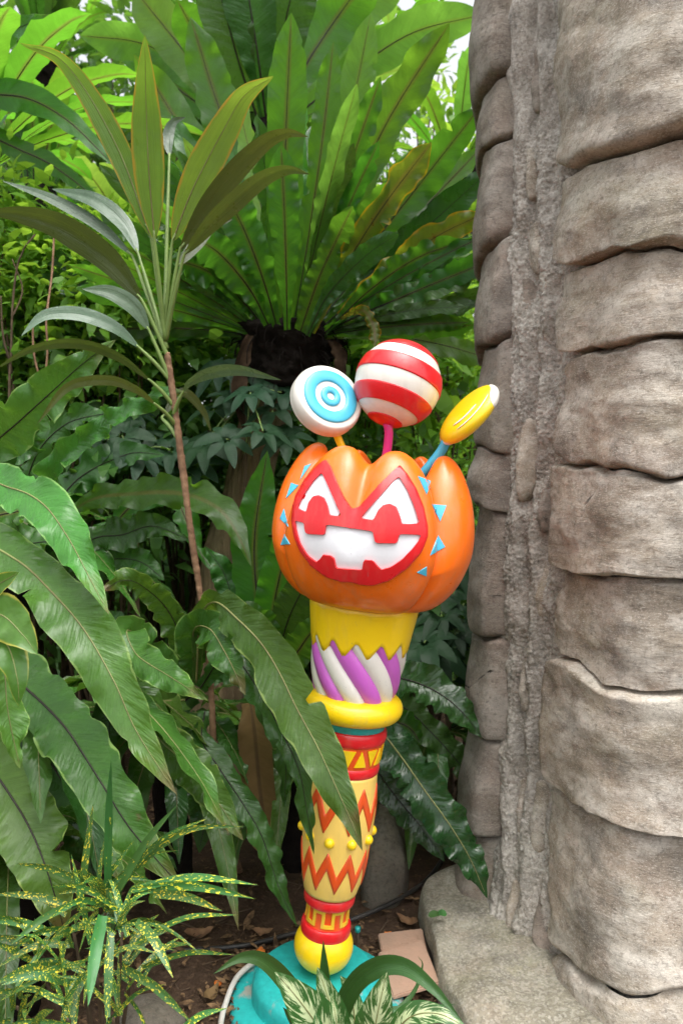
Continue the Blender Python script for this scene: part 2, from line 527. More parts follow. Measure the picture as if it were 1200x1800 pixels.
def build_pillar():
    ctrl = [(0.69, 2.75), (0.52, 2.52), (0.443, 2.30), (0.455, 2.15), (0.525, 2.06), (0.58, 1.96), (0.594, 1.86), (0.618, 1.775), (0.642, 1.70), (0.664, 1.662), (0.70, 1.642),
            (0.80, 1.615), (0.95, 1.59), (1.2, 1.68), (1.35, 2.0), (1.3, 2.5), (1.0, 2.85)]
    loop = ctrl[-2:] + ctrl + ctrl[:3]
    N = 1400
    P = spline([(x, y, 0) for x, y in loop], N)[:, :2]
    i0 = int(np.argmin(((P[:N // 2] - ctrl[0]) ** 2).sum(1)))
    i1 = N // 2 + int(np.argmin(((P[N // 2:] - ctrl[0]) ** 2).sum(1)))
    P = P[i0:i1]
    L = np.concatenate([[0], np.cumsum(np.linalg.norm(np.diff(P, axis=0), axis=1))])
    Tn = unit(np.gradient(P, axis=0))
    Nn = np.stack([Tn[:, 1], -Tn[:, 0]], 1)              # outward on this winding
    cen = P.mean(0)
    if ((P - cen) * Nn).sum() < 0: Nn = -Nn
    root = empty('stone_pillar', (float(cen[0]), float(cen[1]), 0))
    tag(root, 'tall weathered pillar of tan stone blocks with rough grey mortar channel', 'pillar')

    vis = (L > 0) & (L < L[-1] * .62)
    pxs = 600 + P[:, 0] / P[:, 1] * FOC
    k0 = int(np.argmin(np.where(vis & (P[:, 1] > 2.1), pxs, 9e9)))
    def s_of(px):                                        # arc length of the visible outline at a sight line
        seg = slice(k0, int(len(P) * .62))
        return float(np.interp(px, np.maximum.accumulate(pxs[seg]), L[seg]))
    TOE = [s_of(880), s_of(950), s_of(1000), s_of(1150)]
    FLS = [s_of(845), s_of(915), s_of(962), s_of(996)]
    def S(s, z, h):
        s = np.asarray(s, float)
        x = np.interp(s, L, P[:, 0]); y = np.interp(s, L, P[:, 1])
        nx = np.interp(s, L, Nn[:, 0]); ny = np.interp(s, L, Nn[:, 1])
        fl = (.02 + .125 * np.interp(s, FLS, (.2, .8, .6, .3))) * np.exp(-np.maximum(z, 0) / .24) + .012 * np.sin(z * 2.3 + .5)
        hh = h + fl
        toe = np.interp(s, TOE, (0, .6, 1, 1)) * .19 * np.exp(-np.maximum(z, 0) / .20)      # the foot spreads towards the path
        return np.stack([x + nx * hh, y + ny * hh - toe, np.broadcast_to(z, x.shape)], -1)

    def z_of(px, py):
        s = s_of(px)
        return float(V(px, py, float(np.interp(s, L, P[:, 1]))).z)

    # the mortar core, one rough sheet round the pillar
    ca, cb = s_of(870), s_of(1010)
    s = np.concatenate([np.linspace(0, ca, 50, endpoint=False), np.linspace(ca, cb, 120, endpoint=False), np.linspace(cb, L[-1], 110, endpoint=False)])
    z = np.concatenate([np.linspace(-.06, 2.25, 720, endpoint=False), np.linspace(2.25, 3.3, 60)])
    ns, nz = len(s), len(z)
    Sg, Zg = np.meshgrid(s, z, indexing='ij')
    base = S(Sg, Zg, 0)
    h = .020 * fbm(base * np.array([7, 7, 3.5]), 3) + .014 * fbm(base * np.array([22, 22, 9]), 3) + .0050 * np.abs(fbm(base * 60, 3)) + .0035 * fbm(base * 150, 2)
    h += .016 * np.sin((Sg - s_of(940)) * 70 + 2 * fbm(base * 3, 2)) * np.exp(-((Sg - s_of(945)) / .07) ** 2)
    chan = sstep_(Sg, s_of(872), s_of(905)) * (1 - sstep_(Sg, s_of(988), s_of(1008)))
    v = S(Sg, Zg, h + .004 - .026 * (1 - chan))
    mesh_obj('mortar_core', v.reshape(-1, 3), grid_faces(ns, nz, closed_u=True), M['mortar'], root)
    cap = S(np.linspace(0, L[-1], 60, endpoint=False), np.full(60, 3.29), 0.0)
    mesh_obj('top_slab', np.vstack([cap, cap + [0, 0, .08]]), [tuple(range(60, 120))] + [(i, (i + 1) % 60, 60 + (i + 1) % 60, 60 + i) for i in range(60)], M['mortar'], root, smooth=False)

    def stone(s0, s1, zlo, zhi, H, mat, seed, na=64, nb=56, sl=.05, sr=.05, under=.10, rough=1.0, top=.45, merge=None):
        a = np.linspace(0, 1, na); b = np.linspace(0, 1, nb)
        a = a + .0 * a
        b = .5 - .5 * np.cos(np.pi * b) * .35 + (b - .5) * .65           # denser rows at the joints
        b = (b - b.min()) / (b.max() - b.min())
        A, B = np.meshgrid(a, b, indexing='ij')
        s = s0 + (s1 - s0) * A
        lo, hi = zlo(s), zhi(s)
        jl_ = .02
        wob = lambda sd: fbm(np.stack([s * 6, np.full_like(s, sd * 1.7 + .3), s * 0], -1), 3)
        jig, jig2 = wob(seed), wob(seed - 1)
        lo = lo + jl_ * jig; hi = hi + jl_ * jig2
        if merge is not None:                            # block ends are rounded off towards the channel
            rd_ = np.clip(1 - A / .13, 0, 1) ** 2
            lo = lo + .030 * rd_; hi = hi - .034 * rd_
        z = lo + (hi - lo) * B
        sm = lambda x: np.clip(x, 0, 1) ** 2 * (3 - 2 * np.clip(x, 0, 1))
        rise = np.sqrt(np.clip(B / under, 0, 1) * (2 - np.clip(B / under, 0, 1)))
        fall = top + (1 - top) * (1 - sm((B - .3) / .65))
        end = sm((1 - B) / .06)
        ed = sm(A / sl) * sm((1 - A) / sr)
        prof = rise * fall * end
        if merge is not None:                            # stretches where the joint is worn or pointed up and the blocks run together
            mj = lambda sd: np.clip(noise3(np.stack([s * 4.5, np.full_like(s, sd * 5.3), s * 0 + .5], -1)) * 1.6 + .34, 0, .85) * sm((A - .10) / .22)
            mm = np.where(B < .5, mj(merge + 1), mj(merge))
            prof = np.where(prof < top, prof + (top - prof) * mm, prof)
        else:
            mm = np.zeros_like(B)
        h = H * prof * ed
        base = S(s, z, 0)
        q = base + seed * 3.1
        h = h + rough * ed * np.maximum(end * rise, mm) * (.022 * fbm(q * np.array([4, 4, 4.5]), 2) + .006 * fbm(q * np.array([13, 13, 15]), 3) - .014 * np.clip(fbm(q * np.array([7, 7, 9]) + 5, 2) - .25, 0, 1) + .002 * fbm(q * 45, 3))
        drop = .020 * np.exp(-((B - .07) / .07) ** 2) * ed * (1 - mm)    # the lower lip hangs over the joint
        z2 = z - drop
        h = h - .022 * (1 - ed * np.maximum(mm, end * np.clip(rise * 1.5, 0, 1)))
        v = S(s, z2, h)
        mesh_obj('stone', v.reshape(-1, 3), grid_faces(na, nb), mat, root)

    # big blocks: joints read at three places (inner edge, corner, outside)
    xs = (996, 1090, 1195)
    joints = [(-330, -350, -380), (-60, -70, -90) , (305, 266, 236), (470, 436, 442), (622, 606, 588), (800, 826, 832), (988, 1020, 1016), (1128, 1196, 1198),
              (1362, 1424, 1440), (1606, 1682, 1684), (1830, 1900, 1900)]
    sx = [s_of(x) for x in xs]
    sa, sb = s_of(990), s_of(1195) + .55
    jf = []
    for J in joints:
        zz = [z_of(x, y) for x, y in zip(xs, J)]
        jf.append(lambda s, zz=zz: np.interp(s, sx + [sb], zz + [zz[2] + .01]))
    jf.append(lambda s: np.full_like(s, -.05))
    for i in range(len(jf) - 1):
        stone(sa + .008 * math.sin(i * 2.1), sb, lambda s, g=jf[i + 1]: g(s) + .004, lambda s, g=jf[i]: g(s) - .002, (.062, .07, .060, .044, .048, .050, .036, .052, .036, .032, .04)[i], M['stone'], i + 1, na=90,
              sl=.035, sr=.03, under=.08 if i < 5 else .045, top=.6 if i < 5 else .86, merge=i)
    # slim blocks along the far rim
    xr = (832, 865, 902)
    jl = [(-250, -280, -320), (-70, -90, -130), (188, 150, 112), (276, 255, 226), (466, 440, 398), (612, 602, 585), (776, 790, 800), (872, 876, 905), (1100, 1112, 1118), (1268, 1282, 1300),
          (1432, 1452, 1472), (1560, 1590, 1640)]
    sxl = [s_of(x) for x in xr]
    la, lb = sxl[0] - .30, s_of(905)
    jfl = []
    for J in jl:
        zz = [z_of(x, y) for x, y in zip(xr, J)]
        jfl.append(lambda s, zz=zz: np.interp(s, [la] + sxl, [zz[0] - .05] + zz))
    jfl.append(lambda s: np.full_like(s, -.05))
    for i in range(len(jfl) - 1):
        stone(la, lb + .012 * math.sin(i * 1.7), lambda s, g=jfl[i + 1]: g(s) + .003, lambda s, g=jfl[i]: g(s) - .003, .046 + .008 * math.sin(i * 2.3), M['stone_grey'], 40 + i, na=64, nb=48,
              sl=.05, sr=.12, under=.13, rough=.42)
    # small stones bedded in the mortar
    for i, (px, py, wx, hy) in enumerate([(938, 128, 17, 62), (926, 300, 15, 44), (938, 425, 24, 42), (915, 530, 14, 46), (948, 700, 12, 28), (917, 800, 17, 72), (958, 890, 13, 34),
                                          (958, 1030, 15, 42), (934, 1190, 15, 44), (945, 1290, 18, 30), (965, 1420, 18, 52), (935, 1400, 10, 46), (976, 1590, 16, 50), (930, 1560, 12, 40)]):
        wx *= 1.35; s0, s1 = s_of(px - wx), s_of(px + wx)
        zlo, zhi = z_of(px, py + hy), z_of(px, py - hy)
        sk = (zhi - zlo) * .15
        stone(s0, s1, lambda s, a=zlo, c=(s0 + s1) / 2, wv=s1 - s0, k=sk: a + 2.2 * k * ((s - c) / wv * 2) ** 2, lambda s, a=zhi, c=(s0 + s1) / 2, wv=s1 - s0, k=sk: a - 2.2 * k * ((s - c) / wv * 2) ** 2,
              .024, M['stone'] if i % 3 else M['stone_grey'], 80 + i, na=26, nb=34, sl=.45, sr=.45, under=.4, rough=.9, top=.25)
    # weeping mortar seams: hairline cracks as thin dark gaps in two blocks
    return root
build_pillar()

# ------------------------------------------------------------------ rocks, tiles and other things on the soil
def slab_rock(name, outline, ztop, mat, label, seed, dome=.02, bevel=.18, zb=-.08, tilt=(0, 0), rough=.012):
    P = np.array([tuple(p)[:2] for p in outline])
    c = P.mean(0)
    loop = spline([(x, y, 0) for x, y in list(P) + [P[0]]], 91)[:-1, :2]
    rings = [0, .3, .55, .72, .84, .92, .97, 1.0, 1.02, 1.03, 1.04]
    hs_ = [1, 1, 1, 1, 1, .99, .96, .84, .5, .2, 0]
    q_ = np.linspace(0, 1, 46) ** .8
    hs_ = np.interp(q_ * 1.04, rings, hs_); rings = q_ * 1.04
    v = []
    for r_, h_ in zip(rings, hs_):
        q = c + (loop - c) * r_
        z = zb + (ztop + tilt[0] * (q[:, 0] - c[0]) + tilt[1] * (q[:, 1] - c[1]) - zb) * h_ + dome * (1 - r_ * r_) * (h_ > .9)
        v.append(np.column_stack([q, z]))
    v = np.array(v)
    d = fbm(v * 5 + seed, 5)
    v[..., 2] += rough * d * 1.4
    v[..., :2] += (rough * .9 * fbm(v * 8 + seed + 9, 3))[..., None] * unit(v[..., :2] - c + 1e-6)
    o = mesh_obj(name, v.reshape(-1, 3), grid_faces(len(rings), 90, closed_v=True), mat)
    me = o.data
    sub = o.modifiers.new('soft', 'SUBSURF'); sub.levels = 1; sub.render_levels = 1
    tag(o, label, 'rock')
    return o
slab_rock('ledge_rock', [G(*p, .10) for p in [(737, 1548), (762, 1520), (850, 1506), (930, 1560), (1010, 1640), (1120, 1800), (1120, 1960), (960, 2020), (868, 1905), (815, 1790), (782, 1715), (758, 1640)]],
          .10, M['ledge'], 'flat greenish-tan ledge rock at the foot of the stone pillar', 3, tilt=(.10, .0), rough=.012, dome=.0)
slab_rock('boulder', [G(*p, .16) for p in [(628, 1440), (655, 1402), (694, 1398), (716, 1430), (714, 1480), (690, 1505), (640, 1500)]], .12, M['dark_rock'],
          'smooth brown boulder standing on the soil behind the striped ornament stem', 21, dome=.10, rough=.02)
slab_rock('boulder', [G(*p, .08) for p in [(195, 1800), (235, 1765), (290, 1768), (325, 1805), (318, 1870), (250, 1900), (190, 1870)]], .1, M['dark_rock'],
          'rounded grey-brown boulder half hidden under the speckled croton', 33, dome=.04, rough=.008)

def tile(pts, z, th, label, rot):
    p = [G(*q, z) for q in pts]
    v = [(a.x, a.y, z + rot * k) for k, a in enumerate(p)] + [(a.x, a.y, z - th) for a in p]
    n = len(p)
    bm = bmesh.new()
    vs = [bm.verts.new(a) for a in v]
    bm.faces.new(vs[:n]); bm.faces.new(vs[n:][::-1])
    for i in range(n):
        bm.faces.new((vs[i], vs[n + i], vs[n + (i + 1) % n], vs[(i + 1) % n]))
    bmesh.ops.recalc_face_normals(bm, faces=bm.faces)
    bmesh.ops.bevel(bm, geom=bm.edges[:], offset=.003, segments=2, affect='EDGES')
    me = bpy.data.meshes.new('clay_tile'); bm.to_mesh(me); bm.free()
    me.materials.append(M['clay'])
    o = bpy.data.objects.new('clay_tile', me); COL.objects.link(o)
    tag(o, label, 'tile', 'clay tiles lying on the soil')
tile([(664, 1640), (742, 1631), (752, 1680), (676, 1700)], .032, .026, 'square terracotta tile partly covered by the larger overlapping tile', .0)
tile([(664, 1673), (743, 1650), (773, 1722), (690, 1745)], .056, .02, 'larger terracotta tile lying on top of another tile beside the base', -.003)

def cable(name, pts, r, mat, label, cat='cable', ns=8):
    tag(tube(name, spline(pts, 60), r, mat, ns=ns), label, cat)
M['white_plastic'] = plain('white_plastic', (.62, .60, .56), .45, c2=(.45, .42, .37))
M['black_plastic'] = plain('black_plastic', (.018, .018, .018), .5, c2=(.04, .035, .03))
cable('power_cable', [G(470, 1680, .02), G(438, 1698, .05), G(414, 1722, .05), G(398, 1760, .04), G(388, 1800, .03), G(380, 1880, .015), G(300, 1990, .015)], .007, M['white_plastic'],
      'white power cable curving out from under the turquoise base')
cable('irrigation_hose', [G(250, 1672, .03), G(330, 1670, .025), G(430, 1662, .02), G(520, 1640, .02), G(600, 1622, .02), G(660, 1600, .025), G(715, 1572, .025), G(760, 1535, .02), G(800, 1470, .02)], .007, M['black_plastic'],
      'thin black irrigation hose running across the soil behind the base', 'hose')
cable('irrigation_hose', [G(745, 1640, .02), G(765, 1690, .03), G(782, 1735, .025), G(800, 1790, .02), G(830, 1900, .02)], .008, M['black_plastic'],
      'short black hose squeezed between clay tiles and ledge rock', 'hose')

# leaf litter: uncountable scraps of dry leaf
def litter():
    n = 6500
    rs = np.random.RandomState(3)
    x = rs.uniform(-1.6, 1.0, n); y = rs.uniform(1.35, 4.2, n)
    z = gz(x, y) + .004 + rs.uniform(0, .008, n)
    a_ = rs.uniform(0, 6.28, 900); r_ = .215 + np.abs(rs.normal(0, .06, 900))
    x[:900] = -.05 + r_ * np.cos(a_); y[:900] = 1.8 + r_ * np.sin(a_)
    z = gz(x, y) + .004 + rs.uniform(0, .012, n)
    L = rs.gamma(2.0, .009, n).clip(.006, .06) * np.where(rs.rand(n) < .10, 2.0, 1); W = L * rs.uniform(.15, .5, n)
    th = rs.uniform(0, 6.28, n); cu = rs.uniform(.05, .5, n) * L; tl = rs.normal(0, .18, n)
    t = np.array([(-1, 0), (-.4, -1), (-.4, 1), (.3, -.9), (.3, .9), (1, 0)])
    px = t[:, 0][None] * L[:, None] * .5; py = t[:, 1][None] * W[:, None] * .5
    pz = cu[:, None] * (np.abs(t[:, 1])[None] * .35 + (t[:, 0] ** 2)[None] * .25) + tl[:, None] * px
    vx = x[:, None] + px * np.cos(th)[:, None] - py * np.sin(th)[:, None]
    vy = y[:, None] + px * np.sin(th)[:, None] + py * np.cos(th)[:, None]
    v = np.stack([vx, vy, z[:, None] + pz], -1).reshape(-1, 3)
    f = []
    for i in range(n):
        b = i * 6
        f += [(b, b + 1, b + 2), (b + 1, b + 3, b + 4, b + 2), (b + 3, b + 5, b + 4)]
    uv = np.tile((t + 1) / 2, (n, 1))
    o = mesh_obj('leaf_litter', v, f, M['litter'], uv=uv)
    tag(o, 'scraps of dry brown leaves scattered over the soil', 'leaf litter', kind='stuff')
    # twigs
    vs, fs, b = [], [], 0
    for i in range(160):
        p = np.array([rs.uniform(-1.4, .6), rs.uniform(1.4, 3.2), 0]); p[2] = gz(p[0], p[1]) + .006
        a = rs.uniform(0, 6.28); l = rs.uniform(.03, .16)
        d = np.array([math.cos(a), math.sin(a), rs.uniform(-.02, .1)]) * l
        vv, ff, _ = tube_geo(spline([p, p + d * .5 + rs.normal(0, .006, 3), p + d], 6), rs.uniform(.001, .003), 4)
        vs.append(vv); fs += [tuple(k + b for k in q) for q in ff]; b += len(vv)
    tag(mesh_obj('twig_litter', np.vstack(vs), fs, M['twig']), 'thin fallen twigs scattered over the soil', 'twigs', kind='stuff')
litter()
# ------------------------------------------------------------------ the pumpkin ornament
def chalky(name, c, wear, lo, hi):
    m, t, bs, out = newmat(name)
    k = NT(t)
    obj = k.n('TexCoord').outputs['Object']
    n = k.noise(obj, 16, 6, .7, .3)
    g = k.noise(obj, 60, 4, .6)
    col = k.mix(k.ramp(g, [(.3, 0), (.7, 1)]), c, tuple(x * .75 for x in c))
    f = k.ramp(n, [(lo, 0), (hi, 1)])
    col = k.mix(k.math('MULTIPLY', f, .9), col, wear)
    k.l(col, bs.inputs['Base Color'])
    bs.inputs['Roughness'].default_value = .55
    k.l(k.bump(n, .3, .006), bs.inputs['Normal'])
    return m
M['orange'] = paint('orange_paint', (.94, .165, .004), .27, .3)
M['red'] = paint('red_paint', (.72, .012, .018), .27, .2)
M['yellow'] = paint('yellow_paint', (.93, .63, .005), .28, .24)
M['teal'] = chalky('worn_turquoise', (.02, .42, .40), (.36, .33, .28), .54, .64)
M['teal_clean'] = chalky('turquoise_paint', (.02, .43, .41), (.30, .30, .26), .63, .74)
M['tealband'] = paint('turquoise_enamel', (.02, .36, .34), .3, .2)
M['cream'] = paint('cream_yellow_paint', (.92, .62, .14), .36, .25)
M['vermilion'] = paint('vermilion_paint', (.76, .085, .01), .32, .25)
M['white'] = paint('white_paint', (.78, .75, .68), .3, .3)
M['panel'] = paint('white_diffuser', (.80, .81, .84), .4, .08)
M['purple'] = paint('magenta_paint', (.60, .13, .58), .3, .2)
M['pink'] = paint('pink_paint', (.75, .03, .25), .3, .1)
M['cyan'] = paint('sky_blue_paint', (.06, .46, .66), .3, .12)
M['gold'] = paint('gold_paint', (.80, .50, .03), .35, .25)

OY = 1.8
A0, A1 = V(565, 1690, OY), V(640, 1060, OY)
LEAN = math.atan2(A1.x - A0.x, A1.z - A0.z)
GX = A0.x - A0.z * math.tan(LEAN)
ORG = np.array([GX, OY, 0.0])
ex, ey, ez = np.array([math.cos(LEAN), 0, -math.sin(LEAN)]), np.array([0, 1.0, 0]), np.array([math.sin(LEAN), 0, math.cos(LEAN)])

def LW(p):
    p = np.asarray(p, float)
    return ORG + p[..., 0:1] * ex + p[..., 1:2] * ey + p[..., 2:3] * ez

def zz(py):
    """height along the leaning axis whose axis point is seen at image row py"""
    return float((V(600, py, OY).z) / math.cos(LEAN))

def ms(py):
    return mpp(V(600, py, OY))

lamp = empty('pumpkin_ornament', tuple(ORG))
tag(lamp, 'orange jack-o-lantern ornament with lollipops on a patterned multicoloured post', 'ornament')

def lathe(name, prof, mat, parent, n=72, wrap=LW, cx=(0, 0)):
    th = np.linspace(0, 2 * math.pi, n, endpoint=False)
    pr = np.array(prof, float)
    v = np.stack([cx[0] + pr[:, None, 0] * np.cos(th), cx[1] + pr[:, None, 0] * np.sin(th), np.repeat(pr[:, 1:2], n, 1)], -1)
    return mesh_obj(name, wrap(v.reshape(-1, 3)), grid_faces(len(pr), n, closed_v=True), mat, parent)

def rounded(pts, n=40):
    return spline([(r, 0, z) for r, z in pts], n)[:, [0, 2]]

def band(name, rfun, lo, hi, mat, parent, n=240, proud=.004, rows=5, th0=0, th1=2 * math.pi):
    """a strip lying on the turned surface between two height functions of the angle"""
    th = np.linspace(th0, th1, n)
    closed = abs(th1 - th0 - 2 * math.pi) < 1e-6
    if closed: th = th[:-1]
    rows_ = np.linspace(0, 1, rows)
    prof = [-.004] + [proud * (.55 + .45 * math.sin(math.pi * r_)) for r_ in rows_] + [-.004]
    fr = [0] + list(rows_) + [1]
    v = []
    for f_, h_ in zip(fr, prof):
        z = lo(th) * (1 - f_) + hi(th) * f_
        r_ = rfun(z) + h_
        v.append(np.stack([r_ * np.sin(th), -r_ * np.cos(th), z], -1))
    v = np.array(v)
    return mesh_obj(name, LW(v.reshape(-1, 3)), grid_faces(len(fr), v.shape[1], closed_v=closed), mat, parent)

def build_lamp():
    m0 = ms(1500)
    P = lambda px, py: px * ms(py)
    # --- base: level on the soil
    lev = lambda v: np.asarray(v) + ORG
    base = lathe('base', rounded([(.0, .034), (.10, .034), (.19, .033), (.208, .028), (.217, .012), (.218, -.03)], 40), M['teal'], lamp, wrap=lev)
    zb = A0.z - .022
    lathe('plinth', rounded([(.0, zb), (.08, zb), (.135, zb - .002), (.148, zb - .008), (.158, zb - .022), (.162, .025)], 40), M['teal_clean'], base, wrap=lev)
    # --- ball foot
    zc = (zz(1700) + zz(1618)) / 2
    hb = (zz(1618) - zz(1700)) / 2 * 1.02
    rb = P(52, 1662)
    lathe('ball_foot', [(max(rb * math.cos(a) ** .85, 0), zc + hb * math.sin(a)) for a in np.linspace(-1.5, 1.5, 26)], M['yellow'], lamp)
    # --- lower drum
    def ring(name, py, hw, half, mat):
        c = zz(py)
        lathe(name, rounded([(hw * .82, c - half), (hw * .95, c - half * .95), (hw, c - half * .4), (hw, c + half * .4), (hw * .95, c + half * .95), (hw * .82, c + half)], 30), mat, lamp)
    ring('red_ring', 1626, P(44, 1626), .016, M['red'])
    d0, d1 = zz(1620), zz(1574)
    rd = lambda z: P(39, 1600) - .004 * np.sin(np.pi * np.clip((z - d0) / (d1 - d0), 0, 1))
    lathe('drum', [(rd(z), z) for z in np.linspace(d0 - .01, d1 + .01, 12)], M['vermilion'], lamp)
    ring('red_ring', 1572, P(45, 1572), .013, M['red'])
    # gold meander
    vs, fs = [], []
    def patch(t0, t1, z0, z1, rf, pr, nt=6, nz=3):
        th = np.linspace(t0, t1, nt); z = np.linspace(z0, z1, nz)
        T, Z = np.meshgrid(th, z, indexing='ij')
        b = sum(len(a) for a in vs)
        r_ = rf(Z) + pr
        top = np.stack([r_ * np.sin(T), -r_ * np.cos(T), Z], -1).reshape(-1, 3)
        r2 = rf(Z) - .003
        low = np.stack([r2 * np.sin(T), -r2 * np.cos(T), Z], -1).reshape(-1, 3)
        vs.append(top); vs.append(low)
        fs.extend(grid_faces(nt, nz, base=b))
        o_ = nt * nz
        rim = [i * nz for i in range(nt)] + [(nt - 1) * nz + j for j in range(1, nz)] + [i * nz + nz - 1 for i in range(nt - 2, -1, -1)] + [j for j in range(nz - 2, 0, -1)]
        for a, c in zip(rim, rim[1:] + rim[:1]):
            fs.append((b + a, b + a + o_, b + c + o_, b + c))
    zl, zh, sw, n = d0 + .014, d1 - .012, .0075, 7
    per = 2 * math.pi / n
    sth = sw / rd((d0 + d1) / 2)
    for k in range(n):
        t = k * per + .18
        patch(t, t + per / 2 + sth, zh - sw, zh, rd, .003)
        patch(t + per / 2, t + per + sth, zl, zl + sw, rd, .003)
        patch(t + per / 2, t + per / 2 + sth, zl + sw, zh - sw, rd, .003, 3, 5)
        patch(t, t + sth, zl + sw, zh - sw, rd, .003, 3, 5)
    mesh_obj('meander', LW(np.vstack(vs)), fs, M['gold'], lamp, smooth=False)
    # --- cream barrel
    c0, c1 = zz(1560), zz(1348)
    rc_k = rounded([(P(47, 1560), c0), (P(54, 1530), zz(1530)), (P(61, 1460), zz(1460)), (P(62, 1420), zz(1420)), (P(58, 1348), c1)], 40)
    rc = lambda z: np.interp(z, rc_k[:, 1], rc_k[:, 0])
    lathe('barrel', [(rc(c0) * .8, c0 - .002)] + [tuple(a) for a in rc_k] + [(rc(c1) * .8, c1 + .002)], M['cream'], lamp)
    tri = lambda th, n, ph: 2 * np.abs(((th * n / (2 * math.pi) + ph) % 1) * 2 - 1) - 1
    for nm, py, amp, n, ph, hw in (('zigzag', 1402, 25, 9, .1, 16), ('zigzag', 1508, 22, 10, .35, 16)):
        a, h = amp * ms(py), hw * ms(py)
        band(nm, rc, lambda th, c=zz(py), a=a, h=h, n=n, ph=ph: c + a * tri(th, n, ph) - h, lambda th, c=zz(py), a=a, h=h, n=n, ph=ph: c + a * tri(th, n, ph) + h, M['vermilion'], lamp, n=n * 24 + 1, proud=.003)
    zs = zz(1455)
    for k in range(10):
        th = k * 2 * math.pi / 10 - .22
        r_ = rc(zs)
        c = np.array([r_ * math.sin(th), -r_ * math.cos(th), zs])
        a, b = np.meshgrid(np.linspace(-math.pi / 2, math.pi / 2, 10), np.linspace(0, 2 * math.pi, 14, endpoint=False), indexing='ij')
        rr = .0125
        s = np.stack([rr * np.cos(a) * np.cos(b), rr * np.cos(a) * np.sin(b), rr * np.sin(a)], -1).reshape(-1, 3)
        mesh_obj('stud', LW(c + s), grid_faces(10, 14, closed_v=True), M['yellow'], lamp)
    # --- upper drum with triangles
    ring('red_ring', 1340, P(60, 1340), .014, M['red'])
    e0, e1 = zz(1336), zz(1290)
    re = lambda z: P(58, 1320) + (P(62, 1290) - P(58, 1320)) * (z - e0) / (e1 - e0)
    lathe('drum', [(re(z), z) for z in np.linspace(e0 - .008, e1 + .008, 8)], M['vermilion'], lamp)
    nt_ = 18
    for k in range(nt_):
        up = k % 2
        tc = (k + .1) * 2 * math.pi / nt_
        vs.clear(); fs.clear()
        hwid = 2 * math.pi / nt_ * .50
        z0, z1 = e0 + .015, e1 - .012
        nz, ns = 6, 5
        for layer in (.0035, -.003):
            for i in range(nz):
                fz = i / (nz - 1)
                wv = hwid * ((1 - fz) if up else fz) * .98 + .004
                z = z0 + (z1 - z0) * fz
                for j in range(ns):
                    t = tc + wv * (j / (ns - 1) * 2 - 1)
                    r_ = re(z) + layer
                    vs.append((r_ * math.sin(t), -r_ * math.cos(t), z))
        fs.extend(grid_faces(nz, ns))
        o_ = nz * ns
        rim = [i * ns for i in range(nz)] + [(nz - 1) * ns + j for j in range(1, ns)] + [i * ns + ns - 1 for i in range(nz - 2, -1, -1)] + [j for j in range(ns - 2, 0, -1)]
        for a, c in zip(rim, rim[1:] + rim[:1]):
            fs.append((a, a + o_, c + o_, c))
        mesh_obj('yellow_triangle', LW(np.array(vs)), list(fs), M['yellow'], lamp, smooth=False)
    ring('red_ring', 1283, P(66, 1283), .017, M['red'])
    lathe('turquoise_band', [(P(58, 1275), zz(1278)), (P(61, 1270), zz(1272)), (P(64, 1255), zz(1250)), (P(60, 1250), zz(1246))], M['tealband'], lamp)
    # --- yellow torus
    ct, rt, rm = zz(1236), .031, P(89, 1236) - .031
    lathe('yellow_ring', [(rm + rt * math.cos(a), ct + rt * .98 * math.sin(a)) for a in np.linspace(-math.pi, math.pi, 33)], M['yellow'], lamp)
    # --- swirl drum
    s0, s1 = zz(1222), zz(1100)
    rs_k = rounded([(P(66, 1222), s0), (P(74, 1195), zz(1195)), (P(80, 1150), zz(1150)), (P(84, 1100), s1)], 30)
    rsf = lambda z: np.interp(z, rs_k[:, 1], rs_k[:, 0])
    nst = 12
    for k in range(nst):
        na, nz = 9, 22
        v = []
        for i in range(nz):
            f_ = i / (nz - 1)
            z = s0 + (s1 - s0) * f_
            for j in range(na):
                a = j / (na - 1)
                t = (k + a) * 2 * math.pi / nst - 1.35 * f_ - .18
                r_ = rsf(z) - .004 + .009 * math.sin(math.pi * a) ** .6
                v.append((r_ * math.sin(t), -r_ * math.cos(t), z))
        mesh_obj('purple_stripe' if k % 2 else 'white_stripe', LW(np.array(v)), grid_faces(nz, na), M['purple'] if k % 2 else M['white'], lamp)
    # --- jagged collar
    g0, g1 = zz(1124), zz(1058)
    nth = 13
    cols = nth * 8
    th = np.linspace(0, 2 * math.pi, cols, endpoint=False)
    tri01 = np.abs(((th * nth / (2 * math.pi) + .2) % 1) * 2 - 1)
    zlow = zz(1142) + (zz(1112) - zz(1142)) * tri01
    rf = lambda z: np.interp(z, [zz(1142), g1], [P(84, 1130), P(97, 1060)])
    rows = []
    for q in range(8):
        f_ = q / 7
        z = zlow * (1 - f_) + g1 * f_
        rows.append(np.stack([rf(z) * np.sin(th), -rf(z) * np.cos(th), z], -1))
    for rr, dz in ((-.006, .003), (-.03, .003), (-.12, 0)):
        r_ = rf(np.full_like(th, g1)) + rr
        rows.append(np.stack([r_ * np.sin(th), -r_ * np.cos(th), np.full_like(th, g1 + dz)], -1))
    inner = []
    for q in range(3):
        z = zlow * (1 - q * .2) + g1 * q * .2
        r_ = rf(z) - .012
        inner.append(np.stack([r_ * np.sin(th), -r_ * np.cos(th), z], -1))
    rows = inner[::-1] + rows
    mesh_obj('jagged_collar', LW(np.array(rows).reshape(-1, 3)), grid_faces(len(rows), cols, closed_v=True), M['yellow'], lamp)

    # --- pumpkin: five swollen segments round an open crown
    z0 = g1 - .006
    YAW = R(-12)
